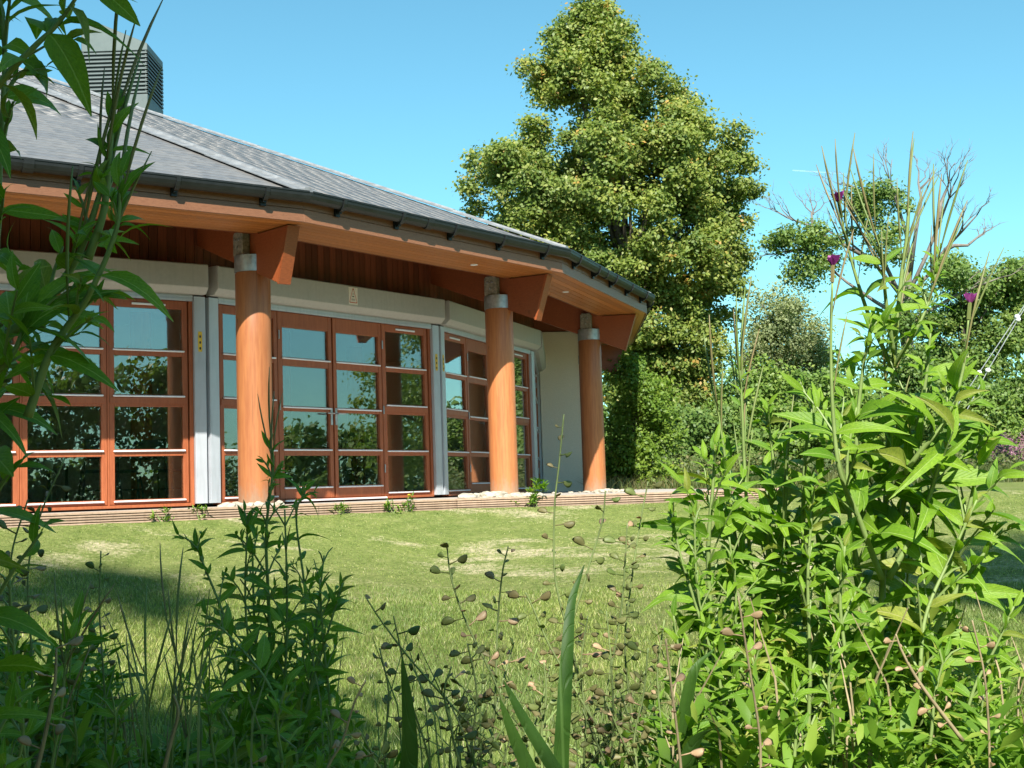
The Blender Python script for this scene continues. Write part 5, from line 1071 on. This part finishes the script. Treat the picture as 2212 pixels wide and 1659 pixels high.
blade('green ribbed blade arching at the bottom between the centre and the sunlit clump', [(1450, 1720, 1.5), (1480, 1650, 1.5), (1510, 1590, 1.5), (1560, 1570, 1.5)], .026)
blade('broad ribbed leaf standing left of the foot of the sunlit clump', [(1490, 1700, 1.7), (1480, 1560, 1.7), (1500, 1450, 1.7), (1545, 1400, 1.72)], .024)
# --- low weeds carpeting the foot of the plants (uncountable)
cs, rs_ = [], []
def stalks(n, px0, px1, y0, y1, hi):
    mb = MB()
    for _ in range(n):
        y = random.uniform(y0, y1); px = random.uniform(px0, px1); x = px*y; bot = EYE-.213*y; z1 = bot+random.uniform(.1, 1)*hi*y/2
        lx, ly = random.uniform(-.10, .10), random.uniform(-.06, .06)
        mb.tube([(x, y, bot-.25), (x+lx*.4, y+ly*.4, (bot+z1)/2), (x+lx, y+ly, z1)], [.0022, .0018, .0007], 4)
    return mb
obj('dry_stalks', stalks(65, -.40, -.14, 1.7, 2.8, .30), M['stemgreen'], kind='stuff', label='thin bare stalks tangled among the shaded plants at the left', cat='stalks')
obj('dry_stalks', stalks(70, .10, .40, 1.6, 2.6, .26), M['stemdry'], kind='stuff', label='thin dry straw stalks among the sunlit weeds at the lower right', cat='stalks')
obj('dry_stalks', stalks(60, -.12, .10, 1.8, 2.8, .22), M['stem'], kind='stuff', label='thin pale stalks among the seed heads at the bottom centre', cat='stalks')
def fill(n, px0, px1, y0, y1, lo, hi, r0_, r1_):
    for _ in range(n):
        y = rng.uniform(y0, y1); px = rng.uniform(px0, px1); bot = EYE-.213*y-px*.034*y
        cs.append((px*y, y, bot+rng.uniform(lo, hi)*y/2)); rs_.append(rng.uniform(r0_, r1_))
fill(95, -.42, -.17, 1.7, 3.0, -.14, .0, .03, .07)      # shaded tangle, bottom left
fill(40, -.42, -.32, 1.7, 3.0, .0, .18, .03, .06)
fill(85, -.17, .12, 1.8, 3.0, -.14, -.03, .03, .06)
fill(230, .11, .42, 1.6, 3.0, -.14, .05, .03, .08)
fill(60, .14, .36, 1.9, 2.4, .05, .20, .03, .06)
def weed_leaves(cs, rs_, per, size):
    n = len(cs)*per; C = np.repeat(np.array(cs), per, 0); r_ = np.repeat(np.array(rs_), per)
    d = rng.normal(size=(n, 3)); d /= np.linalg.norm(d, axis=1)[:, None]; p = C+d*(r_*rng.random(n)**.5)[:, None]
    dr = rng.normal(size=(n, 3)); dr[:, 2] = np.abs(dr[:, 2])*.9+.1; dr /= np.linalg.norm(dr, axis=1)[:, None]
    sd_ = np.cross(dr, np.array([0, 0, 1.])+rng.normal(size=(n, 3))*.3); sd_ /= np.linalg.norm(sd_, axis=1)[:, None]; nr = np.cross(sd_, dr)
    L = (size*rng.uniform(.6, 1.5, n))[:, None]; w = L*.13
    V = np.stack([p, p+dr*L*.35-sd_*w+nr*L*.05, p+dr*L*.4, p+dr*L*.35+sd_*w+nr*L*.05, p+dr*L*.75-sd_*w*.7, p+dr*L*.75+sd_*w*.7, p+dr*L-nr*L*.12], 1).reshape(-1, 3)
    b = np.arange(n)[:, None]*7; F = np.concatenate([b+np.array([[0, 2, 1]]), b+np.array([[0, 3, 2]]), b+np.array([[1, 2, 4]]), b+np.array([[2, 3, 5]]), b+np.array([[2, 5, 4]]), b+np.array([[4, 5, 6]])])
    return V, F, np.repeat(rng.random(n)*.75+.25*np.repeat(rng.random(len(cs)), per), 7)
V, F, var = weed_leaves(cs, rs_, 30, .046); np_obj('low_weeds', V, F, M['weed'], var=var, kind='stuff', label='low leafy weeds filling the foot of the foreground plants', cat='weeds')
# little weeds at the terrace edge
def small_weed(px, Y, h, label, n=26, s=.05, yellow=False):
    x = solve_x(px, Y, -.1); z = gz(x, Y-.05); y = Y
    root = empty('edge_weed', (x, y, z), label, 'weed', 'small weeds along the terrace edge')
    mb = MB()
    for q in range(3): mb.tube([(x, y, z), (x+random.uniform(-.05, .05), y, z+h*.8*random.uniform(.6, 1))], [.004, .002], 4)
    obj('stem', mb, M['stemgreen'], root); cs = [(x+random.uniform(-.08, .08), y+random.uniform(-.03, .03), z+random.uniform(.02, h)) for _ in range(7)]
    V, F, var = weed_leaves(cs, [.03]*7, n//3, s); np_obj('leaves', V, F, M['weed'], (x, y, z), root, var=var)
    if yellow: mb = MB(); mb.tube([(x+.03, y, z+h), (x+.03, y, z+h+.012), (x+.03, y, z+h+.02)], [.01, .02, .008], 8); obj('flower_head', mb, M['yellow'], root)
small_weed(850, 12.75, .14, 'small green weed at the terrace edge below the right door leaf')
small_weed(878, 12.85, .17, 'small weed with a yellow flower at the terrace edge', yellow=True)
small_weed(1160, 13.22, .26, 'bushy green weed at the terrace edge right of the second column', 60, .07)
small_weed(1104, 13.25, .10, 'tiny green weed at the terrace edge below the second column')
small_weed(735, 12.5, .10, 'tiny weed at the terrace edge below the double doors')
small_weed(350, 11.6, .12, 'tiny weed at the terrace edge below the left windows')
small_weed(430, 11.8, .12, 'tiny weed at the terrace edge below the shutter guides')
